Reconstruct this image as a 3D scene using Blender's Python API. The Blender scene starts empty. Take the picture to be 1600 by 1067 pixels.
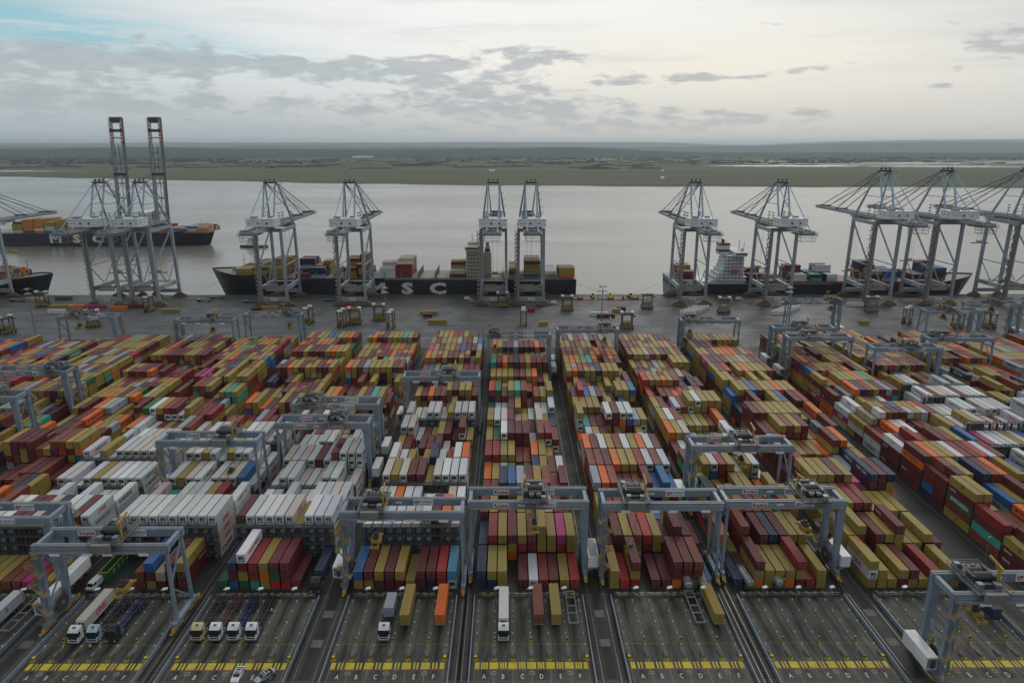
import bpy, math, random
import numpy as np
from mathutils import Vector, Matrix
R = math.radians
random.seed(7)
scn = bpy.context.scene
COL = scn.collection

# ------------------------------------------------------------------ camera
cam_d = bpy.data.cameras.new("camera"); cam = bpy.data.objects.new("camera", cam_d); COL.objects.link(cam)
cam.location = (0, 0, 112); cam.rotation_euler = (R(90 - 15.98), 0, R(-0.27))
cam_d.sensor_width = 36; cam_d.lens = 24.0; cam_d.clip_start = 1; cam_d.clip_end = 200000
scn.camera = cam
scn.view_settings.view_transform = 'Standard'; scn.view_settings.look = 'None'
scn.view_settings.gamma = 1; scn.view_settings.use_curve_mapping = False
scn.view_settings.exposure = 0.10
scn.cycles.max_bounces = 6; scn.cycles.volume_bounces = 0; scn.cycles.diffuse_bounces = 1
scn.cycles.use_denoising = True

# ------------------------------------------------------------------ sky
SUN_EL, SUN_AZ = 34, 22      # ahead of the camera, a little right, behind cloud
W = bpy.data.worlds.new("World"); scn.world = W; W.use_nodes = True
nt = W.node_tree; nt.nodes.clear()
def N(t, nt_=None, **kw):
    n = (nt_ or nt).nodes.new(t)
    for k, v in kw.items(): setattr(n, k, v)
    return n
def mth(op, a, b=None, c=None, clamp=False, T=None):
    T = T or nt
    n = T.nodes.new('ShaderNodeMath'); n.operation = op; n.use_clamp = clamp
    for i, v in enumerate((a, b, c)):
        if v is None: continue
        if isinstance(v, (int, float)): n.inputs[i].default_value = v
        else: T.links.new(v, n.inputs[i])
    return n.outputs[0]
def mixc(f, a, b, T=None, mode='MIX'):
    T = T or nt
    n = T.nodes.new('ShaderNodeMix'); n.data_type = 'RGBA'; n.blend_type = mode
    for s, v in ((0, f), (6, a), (7, b)):
        if isinstance(v, (int, float)): n.inputs[s].default_value = v
        elif isinstance(v, tuple): n.inputs[s].default_value = v if len(v) == 4 else v + (1,)
        else: T.links.new(v, n.inputs[s])
    return n.outputs[2]
def sstep(v, a, b, T=None):
    T = T or nt
    n = T.nodes.new('ShaderNodeMapRange'); n.interpolation_type = 'SMOOTHSTEP'
    T.links.new(v, n.inputs[0]); n.inputs[1].default_value = a; n.inputs[2].default_value = b
    return n.outputs[0]
def noise(vec, scale, detail=4, rough=0.5, T=None, dist=0.0):
    T = T or nt
    n = T.nodes.new('ShaderNodeTexNoise'); n.inputs['Scale'].default_value = scale
    n.inputs['Detail'].default_value = detail; n.inputs['Roughness'].default_value = rough
    n.inputs['Distortion'].default_value = dist
    if vec is not None: T.links.new(vec, n.inputs['Vector'])
    return n.outputs[0]
tc = N('ShaderNodeTexCoord')
sep = N('ShaderNodeSeparateXYZ'); nt.links.new(tc.outputs['Generated'], sep.inputs[0])
sx, sy, sz = sep.outputs
hyp = mth('SQRT', mth('ADD', mth('MULTIPLY', sx, sx), mth('MULTIPLY', sy, sy)))
el = mth('MULTIPLY', mth('ARCTAN2', sz, hyp), 57.2958)          # degrees
az = mth('MULTIPLY', mth('ARCTAN2', sx, sy), 57.2958)           # 0 = +Y, + = right
zz = mth('ADD', mth('MAXIMUM', sz, 0.0), 0.10)
comb = N('ShaderNodeCombineXYZ')
nt.links.new(mth('DIVIDE', sx, zz), comb.inputs[0]); nt.links.new(mth('DIVIDE', sy, zz), comb.inputs[1])
cv = comb.outputs[0]
sky = N('ShaderNodeTexSky', sky_type='NISHITA', sun_disc=False)
sky.sun_elevation = R(SUN_EL); sky.sun_rotation = R(SUN_AZ); sky.air_density = 1.2; sky.dust_density = 1.5
skyc = mixc(1.0, sky.outputs[0], (0.085, 0.088, 0.085), mode='MULTIPLY')
# high veil: bright thin overcast, brightest ahead towards the hidden sun
def gau(a0, e0, sa, se, w=1.0):
    u = mth('MULTIPLY', mth('SUBTRACT', az, a0), 1 / sa); v = mth('MULTIPLY', mth('SUBTRACT', el, e0), 1 / se)
    return mth('MULTIPLY', mth('EXPONENT', mth('MULTIPLY', mth('ADD', mth('MULTIPLY', u, u), mth('MULTIPLY', v, v)), -.5)), w)
def addall(*l):
    o = l[0]
    for q in l[1:]: o = mth('ADD', o, q)
    return o
cmb2 = N('ShaderNodeCombineXYZ')
nt.links.new(mth('MULTIPLY', az, 0.085), cmb2.inputs[0]); nt.links.new(mth('MULTIPLY', el, 0.30), cmb2.inputs[1])
cmb3 = N('ShaderNodeCombineXYZ')
nt.links.new(mth('MULTIPLY', az, 0.030), cmb3.inputs[0]); nt.links.new(mth('MULTIPLY', el, 0.34), cmb3.inputs[1])
base = mixc(sstep(az, -46, -2), (0.54, 0.605, 0.635), (0.81, 0.83, 0.83))
base = mixc(sstep(az, 12, 42), base, (0.60, 0.615, 0.615))
base = mixc(gau(2, 12, 15, 5, .75), base, (0.92, 0.92, 0.90))
base = mixc(gau(17, 5.2, 16, 2.8, .92), base, (0.88, 0.83, 0.715))
base = mixc(mth('MULTIPLY', sstep(noise(cmb3.outputs[0], 1.3, 6, .6), .46, .70), .40), base, (0.52, 0.55, 0.56))     # streaks of thicker veil
hor = mixc(sstep(az, -34, 24), (0.45, 0.495, 0.51), (0.67, 0.635, 0.57))
base = mixc(sstep(el, 0.2, 6.2), hor, base)
# the break that shows blue, upper left
brk = addall(gau(-36, 8.1, 6, .9, .95), gau(-29, 7.0, 5, .8, .95), gau(-21, 6.2, 5, .55, .8), gau(-12, 5.0, 4, .5, .4))
brk = mth('MULTIPLY', brk, sstep(noise(cmb3.outputs[0], 2.1, 5, .6), .30, .55), clamp=True)
blue = mixc(0.70, skyc, (0.27, 0.55, 0.67))
base = mixc(brk, base, blue)
# grey cumulus banks with ragged tops
n_c = noise(cmb2.outputs[0], 4.4, 9, 0.60, dist=0.25)
fld = addall(gau(-33, 5.3, 8, .95, .92), gau(-13, 5.7, 5.5, .65, .8), gau(-24, 7.2, 4, .45, .5), gau(-2, 4.2, 6.5, 1.0, .78), gau(2, 6.7, 3.6, .75, .85), gau(-6, 6.1, 2.2, .5, .7), gau(-4, 8.6, 1.8, .35, .45),
             gau(34, 6.4, 2.3, .75, .95), gau(37, 10.2, 4, .5, .8), gau(9.5, 4.9, 1.8, .35, .8), gau(13.5, 5.0, 1.3, .3, .85), gau(16.6, 4.9, 1.6, .22, .85), gau(22.5, 5.3, 1.6, .3, .95), gau(30.5, 3.9, .9, .25, .7),
             gau(20, 8.6, 1.6, .5, .45), gau(16, 2.6, 3, .3, .5), gau(-14, 2.8, 15, .8, .52), gau(-8, 1.2, 24, .45, .42), gau(12, 1.7, 9, .5, .50), gau(-33, 2.9, 9, .9, .6), gau(-24, 5.9, 7, .5, .5), gau(5, 2.7, 5, .4, .5), gau(24, 2.2, 4, .35, .4))
thr = mth('ADD', mth('MULTIPLY', n_c, 0.95), mth('MULTIPLY', fld, 0.36))
cl = sstep(thr, 0.63, 0.80)
n_in = noise(cmb2.outputs[0], 6.5, 6, 0.62)
ccol = mixc(n_in, (0.285, 0.325, 0.35), (0.52, 0.55, 0.565))
ccol = mixc(mth('MULTIPLY', sstep(az, -10, 30), 0.35), ccol, (0.42, 0.43, 0.42))
ccol = mixc(mth('MULTIPLY', mth('SUBTRACT', 1.0, sstep(el, .2, 3.4)), .50), ccol, hor)
out = mixc(mth('MULTIPLY', cl, 0.76), base, ccol)
# the clouded sky goes on behind and above: plain grey overcast
behind = mth('MAXIMUM', sstep(mth('ABSOLUTE', az), 60, 120), sstep(el, 25, 50))
out = mixc(behind, out, mixc(sstep(el, 10, 60), (0.31, 0.34, 0.36), (0.52, 0.545, 0.56)))
bg = N('ShaderNodeBackground'); nt.links.new(out, bg.inputs[0]); bg.inputs[1].default_value = 1.0
wo = N('ShaderNodeOutputWorld'); nt.links.new(bg.outputs[0], wo.inputs[0])

sun_d = bpy.data.lights.new("sun", 'SUN'); sun_d.energy = 0.6; sun_d.angle = R(22); sun_d.color = (1, .95, .87)
sun = bpy.data.objects.new("sun", sun_d); COL.objects.link(sun)
sdir = Vector((math.sin(R(SUN_AZ)) * math.cos(R(SUN_EL)), math.cos(R(SUN_AZ)) * math.cos(R(SUN_EL)), math.sin(R(SUN_EL))))
sun.rotation_euler = sdir.to_track_quat('Z', 'Y').to_euler()

# ------------------------------------------------------------------ projection (only to rank containers by size)
CP, SP = math.cos(R(15.98)), math.sin(R(15.98))
def zc(D, h=0): return D * CP + (112 - h) * SP
def proj(x, y, h):
    z = zc(y, h); return 795 + 1067 * x / z, 533.5 + 1067 * ((112 - h) * CP - y * SP) / z

# ------------------------------------------------------------------ materials
def mat(name, col, rough=0.6, metal=0.0, var=0.18, nscale=1.5, emit=None, spec=0.5, dirt=0.0):
    m = bpy.data.materials.new(name); m.use_nodes = True
    T = m.node_tree; b = T.nodes['Principled BSDF']
    b.inputs['Roughness'].default_value = rough; b.inputs['Metallic'].default_value = metal
    b.inputs['Specular IOR Level'].default_value = spec
    g = T.nodes.new('ShaderNodeNewGeometry')
    n1 = noise(g.outputs['Position'], nscale, 5, 0.6, T)
    n2 = noise(g.outputs['Position'], nscale * 0.13, 3, 0.5, T)
    f = sstep(mth('ADD', mth('MULTIPLY', n1, .6, T=T), mth('MULTIPLY', n2, .4, T=T), T=T), 0.3, 0.7, T)
    a = tuple(c * (1 - var) for c in col); c_ = tuple(min(1, c * (1 + var)) for c in col)
    o = mixc(f, a, c_, T)
    if dirt:
        n3 = noise(g.outputs['Position'], 0.9, 6, 0.7, T)
        o = mixc(mth('MULTIPLY', sstep(n3, 0.52, 0.72, T), dirt, T=T), o, (0.07, 0.05, 0.035), T)
    T.links.new(o, b.inputs['Base Color'])
    r = mth('ADD', mth('MULTIPLY', n1, 0.2, T=T), rough - 0.1, T=T); T.links.new(r, b.inputs['Roughness'])
    return m

def container_mat(name, attr):
    m = bpy.data.materials.new(name); m.use_nodes = True
    T = m.node_tree; b = T.nodes['Principled BSDF']
    if attr:
        a = T.nodes.new('ShaderNodeAttribute'); a.attribute_name = 'Col'; c = a.outputs['Color']
    else:
        a = T.nodes.new('ShaderNodeObjectInfo'); c = a.outputs['Color']
    g = T.nodes.new('ShaderNodeNewGeometry')
    n1 = noise(g.outputs['Position'], 0.55, 6, 0.68, T)
    n2 = noise(g.outputs['Position'], 2.6, 5, 0.7, T)
    mp = T.nodes.new('ShaderNodeVectorMath'); mp.operation = 'MULTIPLY'; mp.inputs[1].default_value = (3, 3, .35)
    T.links.new(g.outputs['Position'], mp.inputs[0])
    n3 = noise(mp.outputs[0], 1.2, 4, 0.6, T)
    c = mixc(mth('MULTIPLY', sstep(n1, 0.42, 0.78, T), 0.14, T=T), c, (0.20, 0.18, 0.16), T)     # weathered film
    c = mixc(mth('MULTIPLY', sstep(n3, 0.54, 0.72, T), 0.36, T=T), c, (0.07, 0.045, 0.03), T)     # run-down streaks
    c = mixc(mth('MULTIPLY', sstep(n2, 0.66, 0.76, T), 0.55, T=T), c, (0.10, 0.042, 0.02), T)     # rust blooms
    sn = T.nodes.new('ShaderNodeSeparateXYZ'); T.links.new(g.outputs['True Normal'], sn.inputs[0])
    roof = mth('GREATER_THAN', sn.outputs[2], .9, T=T)      # roofs: dusty faded film, plus sky sheen painted into the colour
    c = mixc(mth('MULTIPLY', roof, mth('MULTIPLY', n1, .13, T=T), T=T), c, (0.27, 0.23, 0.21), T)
    T.links.new(c, b.inputs['Base Color'])
    b.inputs['Roughness'].default_value = 0.52; b.inputs['Specular IOR Level'].default_value = .26
    uv = T.nodes.new('ShaderNodeUVMap'); uv.uv_map = 'UVMap'
    s = T.nodes.new('ShaderNodeSeparateXYZ'); T.links.new(uv.outputs[0], s.inputs[0])
    w = mth('SINE', mth('MULTIPLY', s.outputs[0], 2 * math.pi / 0.42, T=T), T=T)
    bp = T.nodes.new('ShaderNodeBump'); bp.inputs['Strength'].default_value = 0.55; bp.inputs['Distance'].default_value = 0.05
    T.links.new(w, bp.inputs['Height']); T.links.new(bp.outputs[0], b.inputs['Normal'])
    return m
M = {}
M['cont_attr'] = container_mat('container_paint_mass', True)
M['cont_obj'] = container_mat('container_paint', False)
M['blue'] = mat('crane_blue_grey_paint', (0.20, 0.25, 0.312), 0.45, dirt=.4)
M['stsb'] = mat('quay_crane_grey_paint', (0.275, 0.315, 0.36), 0.45, dirt=.4)
M['bluep'] = mat('crane_pale_blue_paint', (0.30, 0.395, 0.485), 0.45, dirt=.25)
M['white'] = mat('white_paint', (0.68, 0.70, 0.72), 0.45, dirt=.2)
M['sign'] = mat('white_sign_board', (0.72, 0.73, 0.74), 0.5, var=.04)
M['yellow'] = mat('safety_yellow_paint', (0.40, 0.25, 0.04), 0.5, dirt=.6)
M['bogie'] = mat('grimy_yellow_bogie_paint', (0.22, 0.135, 0.035), 0.6, dirt=.7)
M['rack'] = mat('dark_rack_steel', (0.105, 0.12, 0.135), 0.5, 0.2, dirt=.3)
M['ypale'] = mat('worn_yellow_line_paint', (0.26, 0.21, 0.06), 0.7, var=.4, nscale=2, dirt=.5)
M['yline'] = mat('yellow_line_paint', (0.55, 0.43, 0.03), 0.7, var=.3, nscale=3, dirt=.25)
M['wline'] = mat('white_line_paint', (0.50, 0.50, 0.48), 0.7, var=.3, nscale=3, dirt=.3)
M['rline'] = mat('faded_red_line_paint', (0.30, 0.10, 0.08), 0.7, var=.2)
M['steel'] = mat('galvanised_steel', (0.23, 0.25, 0.265), 0.45, 0.4, dirt=.3)
M['dark'] = mat('dark_machinery_steel', (0.045, 0.047, 0.05), 0.5, dirt=.2)
M['brown'] = mat('weathered_walkway_steel', (0.27, 0.245, 0.205), 0.7, dirt=.35)
M['black'] = mat('black_rubber', (0.015, 0.015, 0.016), 0.8)
M['glass'] = mat('dark_glass', (0.012, 0.016, 0.02), 0.12, var=.05)
M['kred'] = mat('red_print', (0.40, 0.02, 0.05), 0.5, var=.05)
M['navy'] = mat('navy_print', (0.012, 0.02, 0.075), 0.5, var=.05)
M['magenta'] = mat('magenta_print', (0.5, 0.02, 0.16), 0.5, var=.05)
M['lblue'] = mat('light_blue_print', (0.10, 0.42, 0.60), 0.5, var=.05)
M['blackp'] = mat('black_print', (0.02, 0.02, 0.022), 0.5, var=.05)
M['whitep'] = mat('white_print', (0.62, 0.62, 0.62), 0.5, var=.05)
M['hullblk'] = mat('navy_hull_paint', (0.013, 0.015, 0.026), 0.42, dirt=.5)
M['hullred'] = mat('red_antifouling_paint', (0.15, 0.03, 0.03), 0.6, dirt=.4)
M['hullgrey'] = mat('grey_hull_paint', (0.16, 0.18, 0.20), 0.5, dirt=.3)
M['cream'] = mat('cream_ship_paint', (0.50, 0.46, 0.36), 0.5, dirt=.3)
M['hatch'] = mat('grey_hatch_steel', (0.24, 0.23, 0.21), 0.6, dirt=.4)
M['hatchred'] = mat('brown_hatch_steel', (0.22, 0.09, 0.065), 0.6, dirt=.4)
M['funnelred'] = mat('funnel_red', (0.30, 0.03, 0.035), 0.5)
M['orange'] = mat('lifeboat_orange', (0.55, 0.10, 0.02), 0.5)
M['catyellow'] = mat('bright_yellow_machine', (0.62, 0.50, 0.02), 0.5)
M['conc'] = mat('pale_concrete', (0.135, 0.135, 0.128), 0.85, var=.25, nscale=.8, dirt=.5)
M['rail'] = mat('rail_steel', (0.19, 0.17, 0.155), 0.4, 0.6)
M['sleeper'] = mat('concrete_sleeper', (0.105, 0.10, 0.093), 0.85)
M['hivis'] = mat('hi_vis_yellow', (0.45, 0.75, 0.04), 0.7)
M['cloth'] = mat('dark_work_trousers', (0.02, 0.025, 0.045), 0.9)
M['skin'] = mat('skin', (0.45, 0.27, 0.19), 0.6)
M['silver'] = mat('silver_tank_metal', (0.42, 0.44, 0.46), 0.35, 0.5)
M['cablewind'] = mat('dark_cable_reel', (0.06, 0.05, 0.05), 0.7)
M['shed'] = mat('white_shed_cladding', (0.7, 0.7, 0.7), 0.6)

def asphalt(name, dark, light, sc=1.0, streak_y=True, rough=.62, oil=False):
    m = bpy.data.materials.new(name); m.use_nodes = True
    T = m.node_tree; b = T.nodes['Principled BSDF']
    b.inputs['Specular IOR Level'].default_value = .3 if streak_y else .45
    g = T.nodes.new('ShaderNodeNewGeometry'); p = g.outputs['Position']
    mp = T.nodes.new('ShaderNodeVectorMath'); mp.operation = 'MULTIPLY'
    mp.inputs[1].default_value = (1, .12, 1) if streak_y else (.10, 1, 1)
    T.links.new(p, mp.inputs[0])
    n1 = noise(mp.outputs[0], 0.55 * sc, 6, 0.65, T); n2 = noise(p, 0.06 * sc, 5, 0.6, T); n3 = noise(p, 3.0, 4, 0.7, T)
    f = mth('ADD', mth('MULTIPLY', n1, .5, T=T), mth('ADD', mth('MULTIPLY', n2, .35, T=T), mth('MULTIPLY', n3, .15, T=T), T=T), T=T)
    c = mixc(sstep(f, 0.36, 0.64, T), dark, light, T)
    st = sstep(noise(mp.outputs[0], 0.9 * sc, 3, 0.8, T, .6), 0.60, 0.72, T)
    c = mixc(mth('MULTIPLY', st, .55, T=T), c, tuple(v * .45 for v in dark), T)
    vo = T.nodes.new('ShaderNodeTexVoronoi'); vo.inputs['Scale'].default_value = 0.30; T.links.new(p, vo.inputs['Vector'])
    c = mixc(mth('MULTIPLY', mth('LESS_THAN', vo.outputs['Distance'], mth('MULTIPLY', n2, .34, T=T), T=T), .35, T=T), c, tuple(v * .5 for v in dark), T)
    if oil:      # drips and tyre marks down the middle of every lane
        uv = T.nodes.new('ShaderNodeUVMap'); uv.uv_map = 'UVMap'; su = T.nodes.new('ShaderNodeSeparateXYZ'); T.links.new(uv.outputs[0], su.inputs[0])
        u = mth('SUBTRACT', mth('FRACT', su.outputs[0], T=T), .5, T=T); u = mth('ADD', u, mth('MULTIPLY', mth('SUBTRACT', n2, .5, T=T), .5, T=T), T=T)
        w_ = mth('EXPONENT', mth('MULTIPLY', mth('MULTIPLY', u, u, T=T), -38.0, T=T), T=T)
        d_ = mth('MULTIPLY', w_, sstep(noise(mp.outputs[0], .5, 3, .6, T), .34, .56, T), T=T)
        c = mixc(mth('MULTIPLY', d_, .95, T=T, clamp=True), c, (.010, .010, .010), T)
        t_ = mth('ABSOLUTE', u, T=T); t_ = mth('SUBTRACT', t_, .24, T=T); t_ = mth('EXPONENT', mth('MULTIPLY', mth('MULTIPLY', t_, t_, T=T), -600.0, T=T), T=T)
        c = mixc(mth('MULTIPLY', t_, .35, T=T), c, tuple(v * .6 for v in dark), T)
    T.links.new(c, b.inputs['Base Color'])
    T.links.new(mth('ADD', mth('MULTIPLY', n2, -.5, T=T), rough + .22, T=T), b.inputs['Roughness'])
    bp = T.nodes.new('ShaderNodeBump'); bp.inputs['Strength'].default_value = .3; bp.inputs['Distance'].default_value = .03
    T.links.new(n3, bp.inputs['Height']); T.links.new(bp.outputs[0], b.inputs['Normal'])
    return m
M['asph'] = asphalt('yard_asphalt', (0.020, 0.019, 0.018), (0.044, 0.042, 0.038))
M['lane'] = asphalt('lane_concrete', (0.050, 0.047, 0.042), (0.104, 0.097, 0.084), 1.4, oil=True)
M['apron'] = asphalt('apron_asphalt', (0.056, 0.059, 0.064), (0.112, 0.116, 0.123), 1.1, False)
M['quayedge'] = asphalt('quay_edge_asphalt', (0.036, 0.034, 0.032), (0.060, 0.056, 0.052), .8, False)
M['dirt'] = asphalt('dark_crane_strip', (0.014, 0.0135, 0.012), (0.036, 0.033, 0.029), 1.6)  # dark strip ground, colour lowered further to paint in aisle shade
M['road'] = asphalt('near_road_asphalt', (0.050, 0.048, 0.045), (0.078, 0.075, 0.070), .9, False)

# ------------------------------------------------------------------ mesh builder
class MB:
    def __init__(s): s.v = []; s.f = []; s.m = []; s.mats = []
    def _mi(s, m):
        if m not in s.mats: s.mats.append(m)
        return s.mats.index(m)
    def add(s, vs, fs, m):
        o = len(s.v); s.v += [tuple(v) for v in vs]; k = s._mi(m)
        for f in fs: s.f.append(tuple(i + o for i in f)); s.m.append(k)
        return s
    def box(s, x0, x1, y0, y1, z0, z1, m):
        vs = [(x, y, z) for z in (z0, z1) for y in (y0, y1) for x in (x0, x1)]
        return s.add(vs, [(0, 2, 3, 1), (4, 5, 7, 6), (0, 1, 5, 4), (2, 6, 7, 3), (0, 4, 6, 2), (1, 3, 7, 5)], m)
    def beam(s, p, q, w, h, m, w2=None, h2=None):
        p, q = Vector(p), Vector(q); d = (q - p)
        if d.length < 1e-6: return s
        d.normalize()
        up = Vector((0, 0, 1)) if abs(d.z) < .95 else Vector((0, 1, 0))
        a = d.cross(up).normalized(); b = a.cross(d).normalized()
        w2 = w if w2 is None else w2; h2 = h if h2 is None else h2
        vs = []
        for c, ww, hh in ((p, w, h), (q, w2, h2)):
            for i, j in ((-1, -1), (1, -1), (1, 1), (-1, 1)): vs.append(c + a * ww / 2 * i + b * hh / 2 * j)
        return s.add(vs, [(3, 2, 1, 0), (4, 5, 6, 7), (0, 1, 5, 4), (1, 2, 6, 5), (2, 3, 7, 6), (3, 0, 4, 7)], m)
    def cyl(s, p, q, r, m, n=8, r2=None):
        p, q = Vector(p), Vector(q); d = (q - p).normalized(); r2 = r if r2 is None else r2
        up = Vector((0, 0, 1)) if abs(d.z) < .95 else Vector((0, 1, 0))
        a = d.cross(up).normalized(); b = a.cross(d).normalized(); vs = []
        for c, rr in ((p, r), (q, r2)):
            for i in range(n):
                t = 2 * math.pi * i / n; vs.append(c + a * rr * math.cos(t) + b * rr * math.sin(t))
        fs = [(i, (i + 1) % n, n + (i + 1) % n, n + i) for i in range(n)]
        fs += [tuple(range(n))[::-1], tuple(range(n, 2 * n))]
        return s.add(vs, fs, m)
    def prism(s, poly, x0, x1, m, axis='x'):
        n = len(poly)
        def P(t, a, b): return {'x': (t, a, b), 'y': (a, t, b), 'z': (a, b, t)}[axis]
        vs = [P(x0, a, b) for a, b in poly] + [P(x1, a, b) for a, b in poly]
        fs = [(i, (i + 1) % n, n + (i + 1) % n, n + i) for i in range(n)] + [tuple(range(n))[::-1], tuple(range(n, 2 * n))]
        return s.add(vs, fs, m)
    def mesh(s, name):
        me = bpy.data.meshes.new(name); me.from_pydata(s.v, [], s.f)
        for m in s.mats: me.materials.append(m)
        me.polygons.foreach_set('material_index', s.m); me.update()
        return me
    def build(s, name, parent=None, loc=(0, 0, 0)):
        o = bpy.data.objects.new(name, s.mesh(name)); COL.objects.link(o); o.location = loc
        if parent is not None: o.parent = parent
        return o
def tag(o, label=None, cat=None, group=None, kind=None):
    for k, v in (('label', label), ('category', cat), ('group', group), ('kind', kind)):
        if v: o[k] = v
    return o
def empty(name, loc=(0, 0, 0), rz=0, label=None, cat=None, group=None):
    o = bpy.data.objects.new(name, None); COL.objects.link(o); o.location = loc; o.rotation_euler = (0, 0, R(rz))
    o.empty_display_size = .5
    return tag(o, label, cat, group)
def copy_tree(o, kids, loc=None, rz=None, label=None, group=None):
    """kids: {object: [children]} recorded when the first of its kind was built"""
    def rec(x, par):
        c = x.copy(); COL.objects.link(c)
        if par is not None: c.parent = par
        for k in kids.get(x.name, []): rec(k, c)
        return c
    r = rec(o, None)
    if loc is not None: r.location = loc
    if rz is not None: r.rotation_euler = (0, 0, R(rz))
    tag(r, label, None, group)
    return r
def kidmap(root):
    km = {}
    def rec(x):
        km[x.name] = list(x.children)
        for c in x.children: rec(c)
    bpy.context.view_layer.update()
    rec(root); return km

_txt = {}
def text_geo(s, size=1.0, bold=0.0):
    """2D outline of a text as verts + faces, centred, cap height about size"""
    key = (s, size, bold)
    if key in _txt: return _txt[key]
    cu = bpy.data.curves.new('t', 'FONT'); cu.body = s; cu.size = size / 0.7; cu.align_x = 'CENTER'; cu.align_y = 'CENTER'
    cu.resolution_u = 2; cu.offset = bold * size; cu.space_line = .75
    o = bpy.data.objects.new('t', cu); COL.objects.link(o)
    dg = bpy.context.evaluated_depsgraph_get(); dg.update()
    me = bpy.data.meshes.new_from_object(o.evaluated_get(dg))
    vs = [tuple(v.co) for v in me.vertices]; fs = [tuple(p.vertices) for p in me.polygons]
    bpy.data.objects.remove(o); bpy.data.curves.remove(cu); bpy.data.meshes.remove(me)
    if vs:
        xs = [v[0] for v in vs]; ys = [v[1] for v in vs]; cx, cy = (min(xs) + max(xs)) / 2, (min(ys) + max(ys)) / 2
        vs = [(v[0] - cx, v[1] - cy, 0) for v in vs]
    _txt[key] = (vs, fs); return _txt[key]
def put_text(mb, s, size, m, origin, xdir, updir, bold=0.0, sx=1.0):
    vs, fs = text_geo(s, size, bold); X, U, O = Vector(xdir), Vector(updir), Vector(origin)
    mb.add([O + X * v[0] * sx + U * v[1] for v in vs], fs, m)

# ================================================================== SETTING
def sheet(name, x0, x1, y0, y1, z, m, kind='structure', thick=None):
    mb = MB()
    if thick: mb.box(x0, x1, y0, y1, z - thick, z, m)
    else: mb.add([(x0, y0, z), (x1, y0, z), (x1, y1, z), (x0, y1, z)], [(0, 1, 2, 3)], m)
    o = mb.build(name); o['kind'] = kind; return o
QE = 522.5
BLK = {-5: -268.0 - 32.4, -4: -268.0, -3: -230.7, -2: -198.3, -1: -163.0, 0: -130.5, 1: -95.2, 2: -62.7, 3: -27.3, 4: 5.0, 5: 40.0, 6: 72.5,
       7: 107.8, 8: 151.4, 9: 183.8, 10: 219.0, 11: 251.4, 12: 286.6, 13: 319.0, 14: 354.0}
Y0, YEND = 155.0, 371.0
mb = MB(); mb.box(-900, 900, -60, 378, -9, 0, M['asph']); g = mb.build('yard_ground'); g['kind'] = 'structure'
mb = MB(); mb.box(-900, 900, 378, 480, -9, 0, M['apron']); g = mb.build('apron'); g['kind'] = 'structure'
mb = MB(); mb.box(-900, 900, 480, QE, -9, 0.0, M['quayedge']); mb.box(-900, 900, QE, QE + .5, -9, .25, M['conc'])
g = mb.build('quay'); g['kind'] = 'structure'
# crane rails and long joints on the quay
mb = MB()
for y in (487.2, 519.0): mb.box(-900, 900, y - .12, y + .12, 0, .03, M['rail']); mb.box(-900, 900, y - .9, y - .5, 0.004, .008, M['conc'])
g = mb.build('crane_rail'); g['kind'] = 'structure'
mb = MB()
for y in (382, 399, 416, 433, 450, 466): mb.box(-900, 900, y - .1, y + .1, .004, .008, M['wline'])
rr = random.Random(3)
for i in range(60):
    x = rr.uniform(-420, 420); y = rr.choice((404, 424, 442, 458)); mb.box(x, x + rr.uniform(3, 12), y, y + .25, .004, .008, M['wline'])
g = mb.build('apron_marking'); g['kind'] = 'structure'

# water
m = bpy.data.materials.new('river_water'); m.use_nodes = True
T = m.node_tree; b = T.nodes['Principled BSDF']
gg = T.nodes.new('ShaderNodeNewGeometry'); P_ = gg.outputs['Position']
mp = T.nodes.new('ShaderNodeVectorMath'); mp.operation = 'MULTIPLY'; mp.inputs[1].default_value = (.3, 1, 1); T.links.new(P_, mp.inputs[0])
n1 = noise(mp.outputs[0], .10, 6, .6, T); n2 = noise(mp.outputs[0], .0045, 5, .6, T, .4); n3 = noise(P_, .9, 4, .6, T)
T.links.new(mixc(n2, (0.16, 0.152, 0.132), (0.225, 0.22, 0.20), T), b.inputs['Base Color'])
T.links.new(mth('ADD', mth('MULTIPLY', sstep(n2, .35, .68, T), .14, T=T), .19, T=T), b.inputs['Roughness'])
b.inputs['IOR'].default_value = 1.33; b.inputs['Specular IOR Level'].default_value = 1.0
bp = T.nodes.new('ShaderNodeBump'); bp.inputs['Strength'].default_value = .22; bp.inputs['Distance'].default_value = .8
T.links.new(mth('ADD', n1, mth('MULTIPLY', n3, .25, T=T), T=T), bp.inputs['Height']); T.links.new(bp.outputs[0], b.inputs['Normal'])
M['water'] = m
sheet('river_water', -30000, 30000, 400, 12000, -6.0, m)

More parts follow.
